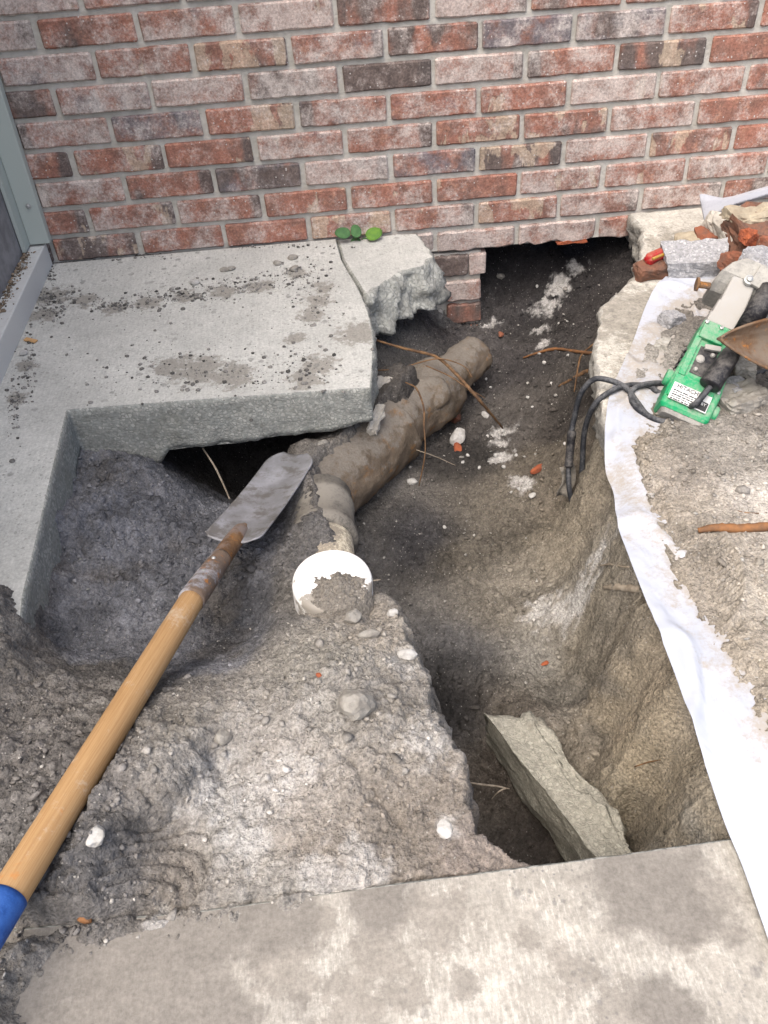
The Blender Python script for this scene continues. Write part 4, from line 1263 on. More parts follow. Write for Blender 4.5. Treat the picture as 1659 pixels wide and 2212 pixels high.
shaft('socket', [h1 + fd * .10, j1 - fd * .02, j1 + fd * .02, j1 + (tip - j1) * .13], [.0155, .0150, .0125, .004], M['socket'], sp)
for q_ in (.045, .085):
    p_ = h1 + fd * q_ + np.array([0, 0, .0165])
    n_ = np.array([.05, -.25, 1.0])
    n_ /= np.linalg.norm(n_)
    kid('rivet', lathe_mesh('rivet', p_, p_ + n_, [(0, .0035), (.0018, .0034), (.003, .0018), (.0032, .0006)], 12), M['screw'], sp, True)
bd_ = tip - j1
Lb = float(np.linalg.norm(bd_)) + .035
bdir = bd_ / np.linalg.norm(bd_)
j0 = j1 - bdir * .022
cd_ = CAM - tip
wv = np.cross(bdir, np.array([-.15, -.25, 1.0]))
wv /= np.linalg.norm(wv)
nv = np.cross(wv, bdir)
nu, nw = 44, 25
vs = []
for i in range(nu):
    t = i / (nu - 1)
    hw = .0480 - .003 * t
    if t < .05:
        hw *= .80 + .2 * (t / .05) ** .5
    if t > .86:
        hw *= max(.02, 1 - ((t - .86) / .14) ** 2 * .72) ** .5
    for j in range(nw):
        w = (j / (nw - 1)) * 2 - 1
        dish = .011 * (w * w) * (1 - .35 * t) - .006 * math.sin(math.pi * t)
        ridge = .008 * max(0, 1 - t / .32) * math.exp(-(w / .24) ** 2)
        tl = t + (.012 * (1 - w * w) if t > .95 else 0)
        vs.append(j0 + bdir * Lb * tl + wv * hw * w + nv * (dish + ridge + .0007 * mn.noise(Vector((t * 9, w * 4, 2)))))
idb = np.arange(nu * nw).reshape(nu, nw)
qb = np.stack([idb[:-1, :-1], idb[1:, :-1], idb[1:, 1:], idb[:-1, 1:]], -1).reshape(-1, 4)
o = kid('blade', np_mesh('blade', np.array(vs), qb), M['blade'], sp, True)
md = o.modifiers.new('thick', 'SOLIDIFY')
md.thickness = .0028
md.offset = 0

# ------------------------------------------------------------------ concrete block lying in the trench
T_ = [oz(1046, 1540, -.205), oz(1290, 1855, -.200), oz(1405, 1862, -.205), oz(1175, 1560, -.210)]
ext = (T_[1] - T_[0]) * .35
bm = bmesh.new()
top = [T_[0], T_[1] + ext, T_[2] + ext, T_[3]]
botz = [-.315, -.315, -.34, -.34]
dn = [np.array([p[0] - .010, p[1] - .006, z]) for p, z in zip(top, botz)]
dn[0], dn[1] = oz(1050, 1602, -.31), oz(1207, 1856, -.31) + ext
bv = [bm.verts.new(p) for p in top + dn]
for fidx in ((0, 1, 2, 3), (7, 6, 5, 4), (0, 4, 5, 1), (1, 5, 6, 2), (2, 6, 7, 3), (3, 7, 4, 0)):
    bm.faces.new([bv[i] for i in fidx])
bmesh.ops.recalc_face_normals(bm, faces=bm.faces)
bmesh.ops.subdivide_edges(bm, edges=bm.edges[:], cuts=31, use_grid_fill=True)
bm.normal_update()
lft = (T_[1] - T_[0])
lft = np.array([lft[1], -lft[0], 0])
lft /= np.linalg.norm(lft)
mid = sum(top) / 4
for v in bm.verts:
    p = v.co.copy()
    n = mn.noise(p * 16) + .5 * mn.noise(p * 45) + .35 * mn.noise(p * 110)
    side = float((np.array(p) - mid) @ lft)
    am = .018 if side < -.01 else .006
    q = p + v.normal * n * am
    if side < -.02:
        q += Vector(lft) * (.016 * max(0, mn.noise(Vector((p.y * 22, 4, 1))) + .1))
    v.co = q
me = bm_mesh('block', bm)
o = rebase(link('concrete_block', me, M['aggr_block'], smooth=True))
tag(o, 'long mossy grey concrete block lying slanted in the near end of the trench', 'concrete block')

# ------------------------------------------------------------------ demolition hammer
hm = empty('demolition_hammer')
ua = oz(1476, 888, .025)            # rear end on the ground
ub = oz(1596, 628, .150)            # gear head, raised on the rubble
hm.location = V(ua)
tag(hm, 'green electric demolition hammer with silver gear head lying on the right slab', 'power tool')
uu = ub - ua
LU = float(np.linalg.norm(uu))
uu /= LU
vv = np.cross(uu, np.array([-.15, -.70, .75]))
vv /= np.linalg.norm(vv)
ww = np.cross(vv, uu)
RM = Matrix((V(vv), V(uu), V(ww))).transposed()       # local x across, y along, z towards the viewer
k_ = LU / .40 * 1.10
def hp(x, y, z):
    return ua + vv * x * k_ + uu * y * k_ + ww * z * k_
def hbox(bm, c, s, bevel=.004, rz=0.0):
    rot = RM @ Matrix.Rotation(rz, 3, 'Z')
    return box_bm(bm, V(hp(*c)), [q * k_ for q in s], rot, bevel * k_)
def hloft(bm, secs, mi=0, bulge=0.0):
    """secs: (y, x0, x1, z0, z1, r) rounded-rectangle sections along the tool"""
    rings = []
    for (y, x0, x1, z0, z1, r) in secs:
        ring = []
        for (cx_, cz_, a0) in ((x1 - r, z1 - r, 0), (x0 + r, z1 - r, 90), (x0 + r, z0 + r, 180), (x1 - r, z0 + r, 270)):
            for q in range(5):
                a = math.radians(a0 + q * 22.5)
                ring.append(bm.verts.new(hp(cx_ + r * math.cos(a), y, cz_ + r * math.sin(a))))
        rings.append(ring)
    n = 20
    for a, b in zip(rings[:-1], rings[1:]):
        for q in range(n):
            bm.faces.new([a[q], a[(q + 1) % n], b[(q + 1) % n], b[q]])
    bm.faces.new(rings[0][::-1])
    bm.faces.new(rings[-1])
# green motor housing
bm = bmesh.new()
hloft(bm, [(-.02, -.058, .058, -.062, .026, .012), (-.012, -.064, .064, -.066, .031, .012), (.06, -.064, .066, -.066, .031, .010), (.10, -.060, .062, -.064, .031, .010), (.17, -.054, .056, -.060, .031, .008), (.235, -.050, .052, -.056, .031, .006), (.237, -.048, .050, -.052, .029, .006)])
body = kid('motor_housing', bm_mesh('housing', bm), M['green'], hm)
bm = bmesh.new()
hbox(bm, (-.018, .205, .036), (.060, .050, .016), .003)
hbox(bm, (-.046, .13, .0335), (.016, .12, .009), .002)
hbox(bm, (-.006, .038, .0335), (.104, .062, .009), .002)
kid('raised_cover', bm_mesh('cover', bm), M['green'], body)
bm = bmesh.new()
hloft(bm, [(-.030, -.050, .054, -.058, .018, .012), (-.019, -.056, .058, -.060, .024, .012)])
kid('rear_cap', bm_mesh('rearcap', bm), M['greycast'], body)
for sx in (-1, 1):
    a_ = hp(sx * .056, .046 - .02 * sx, .0)
    kid('brush_cap', lathe_mesh('brush', a_, a_ + vv * sx, [(0, .021 * k_), (.016 * k_, .021 * k_), (.021 * k_, .019 * k_), (.022 * k_, .008 * k_)], 24), M['green'], body)
bm = bmesh.new()
hbox(bm, (-.008, .125, .0305), (.046, .078, .004), .001)
kid('switch_recess', bm_mesh('recess', bm), M['black'], body)
for (a_, b_, r) in ((-.020, .128, .011), (.004, .150, .006), (-.020, .098, .006)):
    p_ = hp(a_, b_, .030)
    kid('switch', lathe_mesh('switch', p_, p_ + ww, [(0, r * k_), (.007 * k_, r * k_), (.010 * k_, r * .7 * k_), (.011 * k_, r * .3 * k_)], 20), M['cast'], body)
bm = bmesh.new()
hbox(bm, (-.004, .165, .040), (.040, .014, .012), .003, .25)
kid('switch_bracket', bm_mesh('bracket', bm), M['cast'], body)
for (a_, b_) in ((-.052, .062), (.054, .066), (-.044, .222), (-.006, .222)):
    p_ = hp(a_, b_, .030 if b_ < .2 else .0435)
    kid('housing_screw', lathe_mesh('hscrew', p_, p_ + ww, [(0, .0048 * k_), (.0065 * k_, .0048 * k_), (.0072 * k_, .003 * k_), (.006 * k_, .0012 * k_)], 14), M['screw'], body)
for q_ in range(5):
    bm = bmesh.new()
    hbox(bm, (-.0625 + .0012 * q_, .085 + .016 * q_, -.006), (.006, .007, .040), .001)
    kid('vent_slot', bm_mesh('vent', bm), M['black'], body)
# silver gear case
bm = bmesh.new()
hloft(bm, [(.2375, -.046, .046, -.050, .030, .006), (.262, -.046, .044, -.050, .033, .006), (.2625, -.042, .040, -.048, .030, .006), (.30, -.040, .036, -.048, .034, .006), (.3005, -.036, .032, -.046, .032, .006), (.375, -.033, .028, -.046, .038, .006)])
kid('gear_case', bm_mesh('gearcase', bm), M['cast'], hm)
bm = bmesh.new()
hloft(bm, [(.338, -.066, .060, -.080, -.004, .010), (.355, -.070, .072, -.085, .020, .012), (.375, -.066, .080, -.085, .040, .014), (.405, -.050, .084, -.085, .048, .014), (.432, -.028, .078, -.080, .040, .016), (.444, -.008, .058, -.070, .020, .016)])
head = kid('crank_case', bm_mesh('crank', bm), M['greycast'], hm)
bm = bmesh.new()
hbox(bm, (.048, .388, .046), (.072, .060, .012), .004, -.12)
kid('crank_cover', bm_mesh('ccover', bm), M['greycast'], head)
p_ = hp(.006, .372, .040)
kid('bolt', lathe_mesh('bolt', p_, p_ + ww, [(0, .013 * k_), (.010 * k_, .013 * k_), (.0105 * k_, .008 * k_), (.016 * k_, .007 * k_), (.018 * k_, .003 * k_)], 20), M['screw'], head)
p_ = hp(-.070, .350, -.01)
kid('lever', lathe_mesh('lever', p_, p_ - vv + uu * -.3, [(0, .006), (.018, .006), (.020, .012), (.024, .012), (.025, .004)], 16), M['socket'], head)
# black barrel grip with the cable boot
ga, gb = hp(.062, .372, .044), hp(.048, .235, .054)
kid('upper_grip', lathe_mesh('grip', ga, gb, [(0, .026 * k_), (.03, .027 * k_), (.10, .027 * k_), (float(np.linalg.norm(gb - ga)), .026 * k_)], 32), M['black'], hm, True)
gc_, gd_ = hp(.046, .205, .058), hp(.024, .060, .058)
lg = float(np.linalg.norm(gd_ - gc_))
kid('rear_grip', lathe_mesh('grip2', gc_, gd_, [(0, .020 * k_), (lg * .3, .021 * k_), (lg * .32, .023 * k_), (lg * .6, .0245 * k_), (lg * .97, .0275 * k_), (lg * .99, .0265 * k_), (lg, .023 * k_), (lg + .001, .012 * k_)], 32), M['black'], hm, True)
# name plate
bm = bmesh.new()
hbox(bm, (-.004, .022, .0388), (.098, .046, .0014), .0004)
plate = kid('name_plate', bm_mesh('plate', bm), M['plate'], body)
bm = bmesh.new()
rs = random.Random(4)
hbox(bm, (.030, .014, .0396), (.026, .024, .0010), .0002)
for r in range(5):
    y0 = .0245 - r * .0058
    x0 = -.048
    while x0 < .012:
        w_ = rs.uniform(.004, .014)
        hbox(bm, (x0 + w_ / 2, y0, .0396), (w_, .0018 if r % 2 else .0028, .0008), .0001)
        x0 += w_ + rs.uniform(.001, .004)
kid('plate_print', bm_mesh('print', bm), M['ink'], plate)
def text_mesh(s, size, depth=.0004):
    cu = bpy.data.curves.new('txt', 'FONT')
    cu.body = s
    cu.size = size
    cu.extrude = depth
    cu.align_x = 'CENTER'
    to = bpy.data.objects.new('txt', cu)
    COL.objects.link(to)
    bpy.context.view_layer.update()
    me_ = bpy.data.meshes.new_from_object(to.evaluated_get(bpy.context.evaluated_depsgraph_get()))
    bpy.data.objects.remove(to)
    return me_
for s, (x, y, z), sz, mt in (('HITACHI', (-.014, .0325, .0400), .0150, 'ink'), ('BY', (.032, .015, .0404), .011, 'plate'), ('PH 65A', (.031, .0055, .0404), .0065, 'plate')):
    if s == 'PH 65A':
        continue
    tm = text_mesh(s, sz * k_)
    tm.transform(Matrix.Translation(V(hp(x, y, z))) @ RM.to_4x4())
    kid('lettering', tm, M[mt], plate)

# power cable
cab = [hp(.026, .060, .060), hp(.012, .005, .055), oz(1474, 884, .020), oz(1442, 910, .012), oz(1400, 898, .012), oz(1375, 868, .012), oz(1352, 838, .016), oz(1318, 822, .024), oz(1282, 820, .02), oz(1254, 852, -.01), oz(1240, 905, -.06), oz(1231, 955, -.10), oz(1228, 1010, -.145),
       oz(1230, 1058, -.18), oz(1241, 1094, -.212), oz(1254, 1062, -.185), oz(1258, 1000, -.135), oz(1263, 930, -.07), oz(1284, 875, -.012), oz(1322, 844, .014), oz(1362, 832, .012), oz(1405, 836, .012), oz(1430, 850, .010), oz(1500, 838, .010), oz(1570, 824, .012), oz(1620, 812, .02), oz(1670, 795, .02), oz(1760, 770, .012)]
pc_ = empty('power_cable', V(oz(1400, 898, .0)))
tag(pc_, 'black power cable looping from the green hammer down into the trench', 'cable')
kid('cord', tube_mesh('cord', cab, .0052, 12, 10), M['cable'], pc_, True)
l2 = [oz(1405, 905, .008), oz(1375, 880, .012), oz(1362, 858, .012), oz(1372, 838, .020), oz(1410, 828, .020), oz(1450, 830, .012)]
kid('cord', tube_mesh('cord2', l2, .0052, 12, 10), M['cable'], pc_, True)
e1, e2 = oz(1235.5, 930, -.080), oz(1228, 1010, -.145)
le_ = float(np.linalg.norm(e2 - e1))
kid('strain_sleeve', lathe_mesh('sleeve', e1, e2, [(0, .0065), (.004, .0085), (.012, .0085), (.014, .0078), (le_ * .9, .0078), (le_ * .92, .0088), (le_ - .003, .0085), (le_, .006)], 20), M['black'], pc_, True)

# ------------------------------------------------------------------ rusty shovel reaching in from the right
rsv = empty('rusty_shovel')
bt, bb = oz(1545, 725, .125), oz(1668, 815, .03)
b2 = oz(1560, 745, .13)
rsv.location = V(oz(1720, 760, .0))
tag(rsv, 'rust-covered round shovel blade poking in at the right edge over the hammer', 'shovel')
o_c = oz(1690, 752, .11)
tp_ = oz(1550, 732, .15)
du = o_c - tp_
Ld = float(np.linalg.norm(du))
du /= Ld
wv2 = np.cross(du, np.array([-.1, -.75, .65]))
wv2 /= np.linalg.norm(wv2)
nv2 = np.cross(wv2, du)
if nv2[2] < 0:
    nv2, wv2 = -nv2, -wv2
vs = []
nu, nw = 40, 31
for i in range(nu):
    t = i / (nu - 1)
    hw = .062 * (1 - (1 - min(1, t / .85)) ** 1.7) ** .80 + .001
    for j in range(nw):
        w = (j / (nw - 1)) * 2 - 1
        z = .030 * w * w * (.3 + t) - .024 * math.sin(math.pi * min(1, t)) * (1 - w * w) * .6
        vs.append(tp_ + du * t * .26 + wv2 * hw * w + nv2 * (z + .0015 * mn.noise(Vector((t * 7, w * 5, 3)))))
idb = np.arange(nu * nw).reshape(nu, nw)
qb = np.stack([idb[:-1, :-1], idb[1:, :-1], idb[1:, 1:], idb[:-1, 1:]], -1).reshape(-1, 4)
o = kid('blade', np_mesh('rblade', np.array(vs), qb), M['rust_blade'], rsv, True)
md = o.modifiers.new('thick', 'SOLIDIFY')
md.thickness = .004
md.offset = 0
q_ = tp_ + du * .25
kid('socket', tube_mesh('rsock', [q_, q_ + du * .06, q_ + du * .16], [.014, .02, .02], 16, 6), M['rust_blade'], rsv, True)
kid('handle', tube_mesh('rhand', [q_ + du * .14, q_ + du * .4, q_ + du * .9], .017, 16, 6), M['rootpale'], rsv, True)

# ------------------------------------------------------------------ flat chisel
ch = empty('flat_chisel')
ca0, ca1 = oz(1528, 452, .080), oz(1700, 402, .105)
ch.location = V(ca0)
tag(ch, 'dusty pale steel flat chisel bit lying on rubble against the wall', 'chisel')
cu_ = ca1 - ca0
LC = float(np.linalg.norm(cu_))
cu_ /= LC
cn = np.array([-.1, -.85, .5])
cw = np.cross(cu_, cn)
cw /= np.linalg.norm(cw)
cn = np.cross(cw, cu_)
bm = bmesh.new()
rings = []
for (t, hw, th) in ((0, .036, .002), (.006, .037, .006), (.018, .032, .009), (.034, .023, .012), (.052, .015, .014), (.075, .0125, .0145), (.16, .0125, .0135), (.32, .0125, .0135)):
    ring = []
    for q in range(6):
        a = math.pi / 3 * q
        xx, zz = math.cos(a), math.sin(a) / .866
        ring.append(bm.verts.new(ca0 + cu_ * (t - .012) + cw * hw * xx + cn * th * zz))
    rings.append(ring)
for a, b in zip(rings[:-1], rings[1:]):
    for q in range(6):
        bm.faces.new([a[q], a[(q + 1) % 6], b[(q + 1) % 6], b[q]])
bm.faces.new(rings[0][::-1])
bm.faces.new(rings[-1])
bmesh.ops.bevel(bm, geom=bm.edges[:], offset=.0012, segments=2, affect='EDGES')
me = bm_mesh('chisel', bm)
kid('chisel_bit', me, M['chisel'], ch)

# ------------------------------------------------------------------ screwdriver
sdv = empty('screwdriver')
s0, s1_ = oz(1398, 562, .040), oz(1462, 536, .034)
sdv.location = V(s0)
tag(sdv, 'screwdriver with red and amber plastic handle lying among the rubble', 'screwdriver')
LS_ = float(np.linalg.norm(s1_ - s0))
def fluted(name, A, B, prof, seg=36, fl=6, d=.10):
    me = lathe_mesh(name, A, B, prof, seg)
    Av = np.asarray(A)
    T = (np.asarray(B) - Av) / np.linalg.norm(np.asarray(B) - Av)
    for i, v in enumerate(me.vertices):
        co = np.array(v.co)
        t = (co - Av) @ T
        c = Av + T * t
        k = i % seg
        v.co = V(c + (co - c) * (1 + d * math.cos(2 * math.pi * k / seg * fl)))
    return me
kid('handle', fluted('sdh', s0, s1_, [(0, .006), (.003, .0105), (.008, .0125), (LS_ * .72, .0130), (LS_ * .78, .011)]), M['redplastic'], sdv, True)
kid('collar', lathe_mesh('sdc', s0 + (s1_ - s0) * .76, s1_, [(0, .0105), (.008, .0088), (.014, .0095), (.02, .010), (.026, .0085), (.028, .004)], 24), M['amber'], sdv, True)
kid('grip_stripe', tube_mesh('sds', [s0 + (s1_ - s0) * q + np.array([.002, -.0118, .006]) for q in (.08, .4, .72)], .0034, 8, 4), M['amber'], sdv, True)
kid('shank', tube_mesh('sdk', [s1_ - (s1_ - s0) * .05, s1_ + (s1_ - s0) * .6, s1_ + (s1_ - s0) * 1.2], .003, 10, 4), M['screw'], sdv, True)

# ------------------------------------------------------------------ rubble by the wall
def chunk(name, px, py, z, size, mat_, seed, rot, label, cat, sub=9, rough=.06, group=None, taper=.2, sm=False):
    o = link(name, chunk_mesh(name, size, seed, rough, sub, taper), mat_, None, sm)
    o.location = V(oz(px, py, z))
    o.rotation_euler = [math.radians(a) for a in rot]
    return tag(o, label, cat, group)
big = empty('brick_chunk', V(oz(1620, 540, 0)))
tag(big, 'large broken brick lump with mortar crust at the right edge under the chisel', 'brick rubble')
def part_chunk(name, px, py, z, size, mat_, seed, rot, par, rough=.07, sub=9):
    o = link(name, chunk_mesh(name, size, seed, rough, sub), mat_, par)
    o.location = V(oz(px, py, z)) - par.location
    o.rotation_euler = [math.radians(a) for a in rot]
    return o
part_chunk('brick_piece', 1645, 510, .055, (.19, .12, .085), M['brickbit2'], 11, (20, 8, 22), big)
part_chunk('brick_piece', 1680, 545, .04, (.14, .10, .07), M['brickbit'], 12, (-10, 20, 40), big)
part_chunk('mortar_crust', 1556, 500, .045, (.060, .075, .075), M['mortarbit'], 13, (10, -12, 15), big)
part_chunk('mortar_crust', 1640, 465, .100, (.16, .05, .022), M['cream'], 14, (18, 4, 12), big)
part_chunk('mortar_crust', 1583, 530, .040, (.040, .05, .06), M['mortarbit'], 15, (0, 0, 30), big)
part_chunk('brick_piece', 1618, 512, .085, (.045, .03, .03), M['orange'], 16, (10, 20, 30), big)
chunk('concrete_chunk', 1503, 566, .026, (.135, .085, .062), M['aggr_chunk'], 21, (14, -6, -12), 'white speckled concrete chunk beside the screwdriver handle', 'concrete chunk', 12, .05)
chunk('brick_chunk', 1412, 583, .016, (.078, .045, .034), M['brickbit2'], 22, (8, 0, 4), 'small rusty-red brick chunk at the cavity edge below the screwdriver', 'brick rubble')
chunk('brick_chunk', 1533, 521, .026, (.070, .055, .050), M['brickbit'], 23, (10, -8, -14), 'square red brick piece behind the white concrete chunk', 'brick rubble', 9, .035)
chunk('mortar_lump', 1496, 521, .026, (.085, .045, .030), M['cream'], 24, (16, 6, -4), 'cream mortar lump on top of the white concrete chunk', 'mortar lump', 9, .05)
chunk('brick_chunk', 1606, 572, .040, (.090, .070, .050), M['brickbit'], 25, (-14, 18, 28), 'orange-red brick wedge between the hammer head and the large lump', 'brick rubble')
chunk('mortar_lump', 1562, 528, .030, (.034, .050, .05), M['mortarbit'], 26, (6, 30, 0), 'thin grey mortar slab leaning on the square red brick piece', 'mortar lump')
chunk('concrete_chunk', 1660, 592, .050, (.13, .10, .075), M['aggr_chunk'], 27, (10, 12, 40), 'pale concrete chunk at the right edge above the hammer head', 'concrete chunk', 12, .05)
chunk('concrete_chunk', 1668, 650, .045, (.10, .09, .06), M['aggr_chunk'], 28, (0, 12, 10), 'grey concrete chunk at the right edge behind the rusty shovel', 'concrete chunk', 10, .05)
chunk('concrete_chunk', 1450, 690, .014, (.050, .040, .026), M['aggr_chunk'], 29, (0, 12, 30), 'small pale concrete bit on the sheet left of the gear head', 'concrete chunk', 8, .05)
chunk('concrete_chunk', 1430, 745, .012, (.030, .028, .018), M['aggr_right'], 30, (0, 0, 60), 'flat grey concrete flake on the sheet left of the green housing', 'concrete chunk', 7, .05)
chunk('concrete_chunk', 1585, 848, .018, (.050, .045, .04), M['aggr_chunk'], 31, (0, 10, 20), 'pale concrete bit on dark dirt right of the hammer', 'concrete chunk', 8, .05)
chunk('soil_lump', 1600, 870, .016, (.10, .07, .045), M['stone'], 32, (0, 0, 15), 'big earthy lump on the dirt below the rusty shovel', 'soil lump', 9, .08)
chunk('concrete_chunk', 1605, 800, .020, (.06, .04, .035), M['aggr_right'], 33, (0, 0, 70), 'grey concrete bit beside the cable under the rusty shovel', 'concrete chunk', 8, .06)

# bits in the trench and on the pipe
def bit(name, px, py, size, mat_, seed, label, cat, dz=0.0, group=None, rot=None, facets=.7, sub=2):
    p = on_soil(px, py)
    o = link(name, rock_mesh(name, size, seed, sub, facets), mat_, None, False)
    o.location = V(p) + Vector((0, 0, size[2] * .18 + dz))
    rs = random.Random(seed)
    o.rotation_euler = rot or (rs.uniform(-.4, .4), rs.uniform(-.4, .4), rs.uniform(0, 6))
    return tag(o, label, cat, group)
bit('mortar_lump', 990, 953, (.052, .036, .030), M['stonewhite'], 41, 'pale mortar lump on the trench slope beside the pipe', 'mortar lump', .006, sub=3)
bit('brick_chunk', 988, 969, (.030, .020, .018), M['orange'], 42, 'orange brick bit just under the pale mortar lump', 'brick rubble')
bit('brick_chunk', 985, 910, (.036, .030, .024), M['brickbit'], 43, 'dark red brick bit tucked beside the pipe fitting', 'brick rubble', .004)
bit('mortar_lump', 1048, 898, (.030, .018, .016), M['stonewhite'], 44, 'small white mortar bit under the long root', 'mortar lump')
bit('brick_chunk', 1160, 1018, (.036, .020, .018), M['orange'], 45, 'bright orange brick bit in the trench left of the cable loop', 'brick rubble', .003)
bit('brick_chunk', 1177, 1434, (.020, .009, .008), M['orange'], 46, 'tiny orange brick splinter on the trench floor', 'brick rubble')
bit('mortar_lump', 890, 1042, (.028, .020, .014), M['stonewhite'], 47, 'white mortar flake in the trench beside the pipe hub', 'mortar lump')
bit('brick_chunk', 1082, 724, (.026, .018, .016), M['brickbit'], 48, 'red brick bit on black soil above the pipe end', 'brick rubble')
bit('mortar_lump', 1080, 600, (.028, .024, .02), M['stone'], 49, 'grey mortar bit on the black slope under the wall', 'mortar lump')
bit('mortar_lump', 1150, 1072, (.022, .016, .010), M['stonewhite'], 50, 'flat white mortar flake left of the cable loop bottom', 'mortar lump')
bit('stone', 210, 1812, (.026, .022, .018), M['stonewhite'], 51, 'white stone on dark soil right of the spade handle', 'stone', .003, sub=3)
bit('stone', 762, 1337, (.028, .024, .018), M['stone'], 52, 'round grey stone in the dirt just below the white cap', 'stone', .003, sub=3)
bit('stone', 848, 1328, (.020, .014, .014), M['stonewhite'], 53, 'pale stone in the dirt right of the white cap', 'stone', .002)
bit('stone', 775, 1530, (.048, .042, .034), M['stone'], 54, 'largest rounded dirt-crusted stone on the mound', 'stone', .004, sub=3, facets=.3)
bit('stone', 484, 1602, (.026, .018, .018), M['stone'], 55, 'angular grey stone on the scarp above the boot print', 'stone', .004)
bit('stone', 880, 1420, (.028, .020, .016), M['stonewhite'], 56, 'whitish stone near the right rim of the mound', 'stone', .003)
bit('stone', 800, 1378, (.034, .014, .014), M['stone'], 57, 'long grey stone standing out of the mound below the cap', 'stone', .004)
bit('stone', 188, 1985, (.018, .022, .012), M['rootorange'], 58, 'rust-brown pebble in the dark soil at lower left', 'stone', .002)
bit('brick_chunk', 690, 1462, (.010, .008, .006), M['orange'], 59, 'tiny red brick crumb on the mound below the cap', 'brick rubble', .001)
bit('stone', 958, 1790, (.030, .024, .014), M['stonewhite'], 60, 'cluster-like white lump near the lower right of the mound', 'stone', .002, sub=3)
o = link('mortar_strip', chunk_mesh('ms', (.022, .062, .020), 62, .10, 7), M['mortarbit'])
o.location = V(oz(812, 905, -.105))
o.rotation_euler = (.5, .1, -.45)
tag(o, 'light grey mortar strip on the pipe below the walk corner', 'mortar lump')
o = link('stone', rock_mesh('stone', (.028, .018, .016), 63, 2, .7), M['stone'])
o.location = V(oz(698, 957, -.108))
tag(o, 'tan pebble on the dirt over the pipe under the walk', 'stone')
o = link('mortar_lump', chunk_mesh('ml', (.05, .035, .03), 64, .10, 7), M['mortarbit'])
o.location = V(oz(825, 832, -.115))
tag(o, 'crumbly grey mortar lump between pipe and walk corner', 'mortar lump')
# white pebbles scattered on the trench slope
wp = [(1085, 932), (1080, 950), (1072, 985), (1115, 985), (1160, 620), (1195, 640), (1185, 668), (1208, 700), (1225, 695), (1178, 742), (1165, 765), (1175, 785), (1190, 830), (1050, 820), (1060, 838), (1000, 1000), (1035, 1012), (1010, 985), (1052, 945), (1120, 1058), (1105, 1065), (1140, 860), (1088, 1010), (960, 1140), (1220, 960), (1228, 770), (1150, 880)]
for i, (a, b) in enumerate(wp):
    s = random.uniform(.007, .012)
    bit('pebble', a, b, (s, s * .8, s * .7), M['stonewhite'], 100 + i, 'small white pebble scattered on the dark trench slope', 'pebble', .001, 'white pebbles on the trench slope', facets=.2)

# crumbs on the left walk
for i, (a, b, s, lab) in enumerate(((485, 582, .020, 'left one of two grey soil crumbs side by side on the walk'), (500, 580, .019, 'right one of two grey soil crumbs side by side on the walk'), (598, 568, .020, 'grey crumb on the walk nearest the weed'), (632, 556, .022, 'flat grey crumb on the walk close under the wall'),
                                    (635, 580, .022, 'dark soil crumb on the walk right of the crumb line'), (420, 610, .022, 'pale mortar flake on the crumb line of the walk'))):
    o = link('crumb', rock_mesh('crumb', (s * 1.2, s, s * .55), 200 + i, 2, .4), M['stone'] if i != 5 else M['stonewhite'])
    o.location = V(oz(a, b, s * .15))
    o.rotation_euler = (0, 0, i * 1.1)
    tag(o, lab, 'crumb')
bm = bmesh.new()
box_bm(bm, (0, 0, 0), (.028, .011, .003), None, .0006)
o = link('wood_chip', bm_mesh('chip', bm), M['chip'])
o.location = V(oz(66, 735, .003))
o.rotation_euler = (0, .05, math.radians(-28))
tag(o, 'tan wood chip on the walk beside the white rail', 'wood chip')
o = link('stone', rock_mesh('stone', (.020, .017, .013), 230, 2, .5), M['stonewhite'])
o.location = V(oz(50, 762, .004))
tag(o, 'white stone on the walk beside the white rail', 'stone')

# ------------------------------------------------------------------ roots and twigs
def root(name, pts, r, mat_, label, jit=.35, group=None):
    P = [oz(*p) if len(p) == 3 else on_soil(*p) + np.array([0, 0, .004]) for p in pts]
    o = rebase(link(name, tube_mesh(name, P, r, 7, 7, jit), mat_, None, True))
    return tag(o, label, 'root', group)
root('root', [(812, 735, -.085), (870, 752, -.085), (940, 770, -.095), (985, 808, -.10), (1030, 858, -.125), (1060, 893, -.18), (1086, 925, -.245)], [.0022, .003, .0034, .0036, .0038, .003, .002], M['root'], 'long brown root arching over the pipe to the trench slope')
root('root', [(1130, 776), (1165, 764), (1200, 757), (1240, 762), (1284, 768)], [.002, .0032, .0036, .0036, .004], M['rootorange'], 'orange-brown root sticking out below the right slab')
root('root', [(1206, 838), (1235, 822), (1262, 808), (1286, 800)], [.002, .004, .005, .0055], M['root'], 'dark root below the orange root under the right slab')
root('root', [(1240, 850), (1248, 800), (1256, 770), (1284, 745)], [.0016, .002, .002, .002], M['root'], 'thin dark root hanging behind the cable loop')
root('root', [(812, 800, -.105), (860, 797, -.10), (900, 785, -.09), (950, 775, -.09), (1000, 790, -.10), (1020, 815, -.11)], [.001, .0013, .0014, .0014, .0012, .001], M['root'], 'thin looping rootlet across the upper pipe')
root('root', [(920, 790, -.09), (970, 812, -.095), (1010, 838, -.11), (1048, 860, -.14)], [.0012, .0014, .0012, .0008], M['root'], 'straight thin rootlet lying over the pipe fitting')
root('root', [(876, 826, -.10), (900, 840, -.095), (915, 880, -.10), (916, 920, -.12), (918, 980, -.17), (905, 1050, -.245)], [.0013, .0018, .002, .0016, .0014, .001], M['root'], 'thin rootlet hanging down the side of the pipe hub')
root('root', [(900, 972, -.17), (918, 978, -.17), (950, 990, -.20), (985, 1006, -.235)], [.0009, .0012, .001, .0008], M['rootpale'], 'pale rootlet crossing the hanging rootlet beside the pipe')
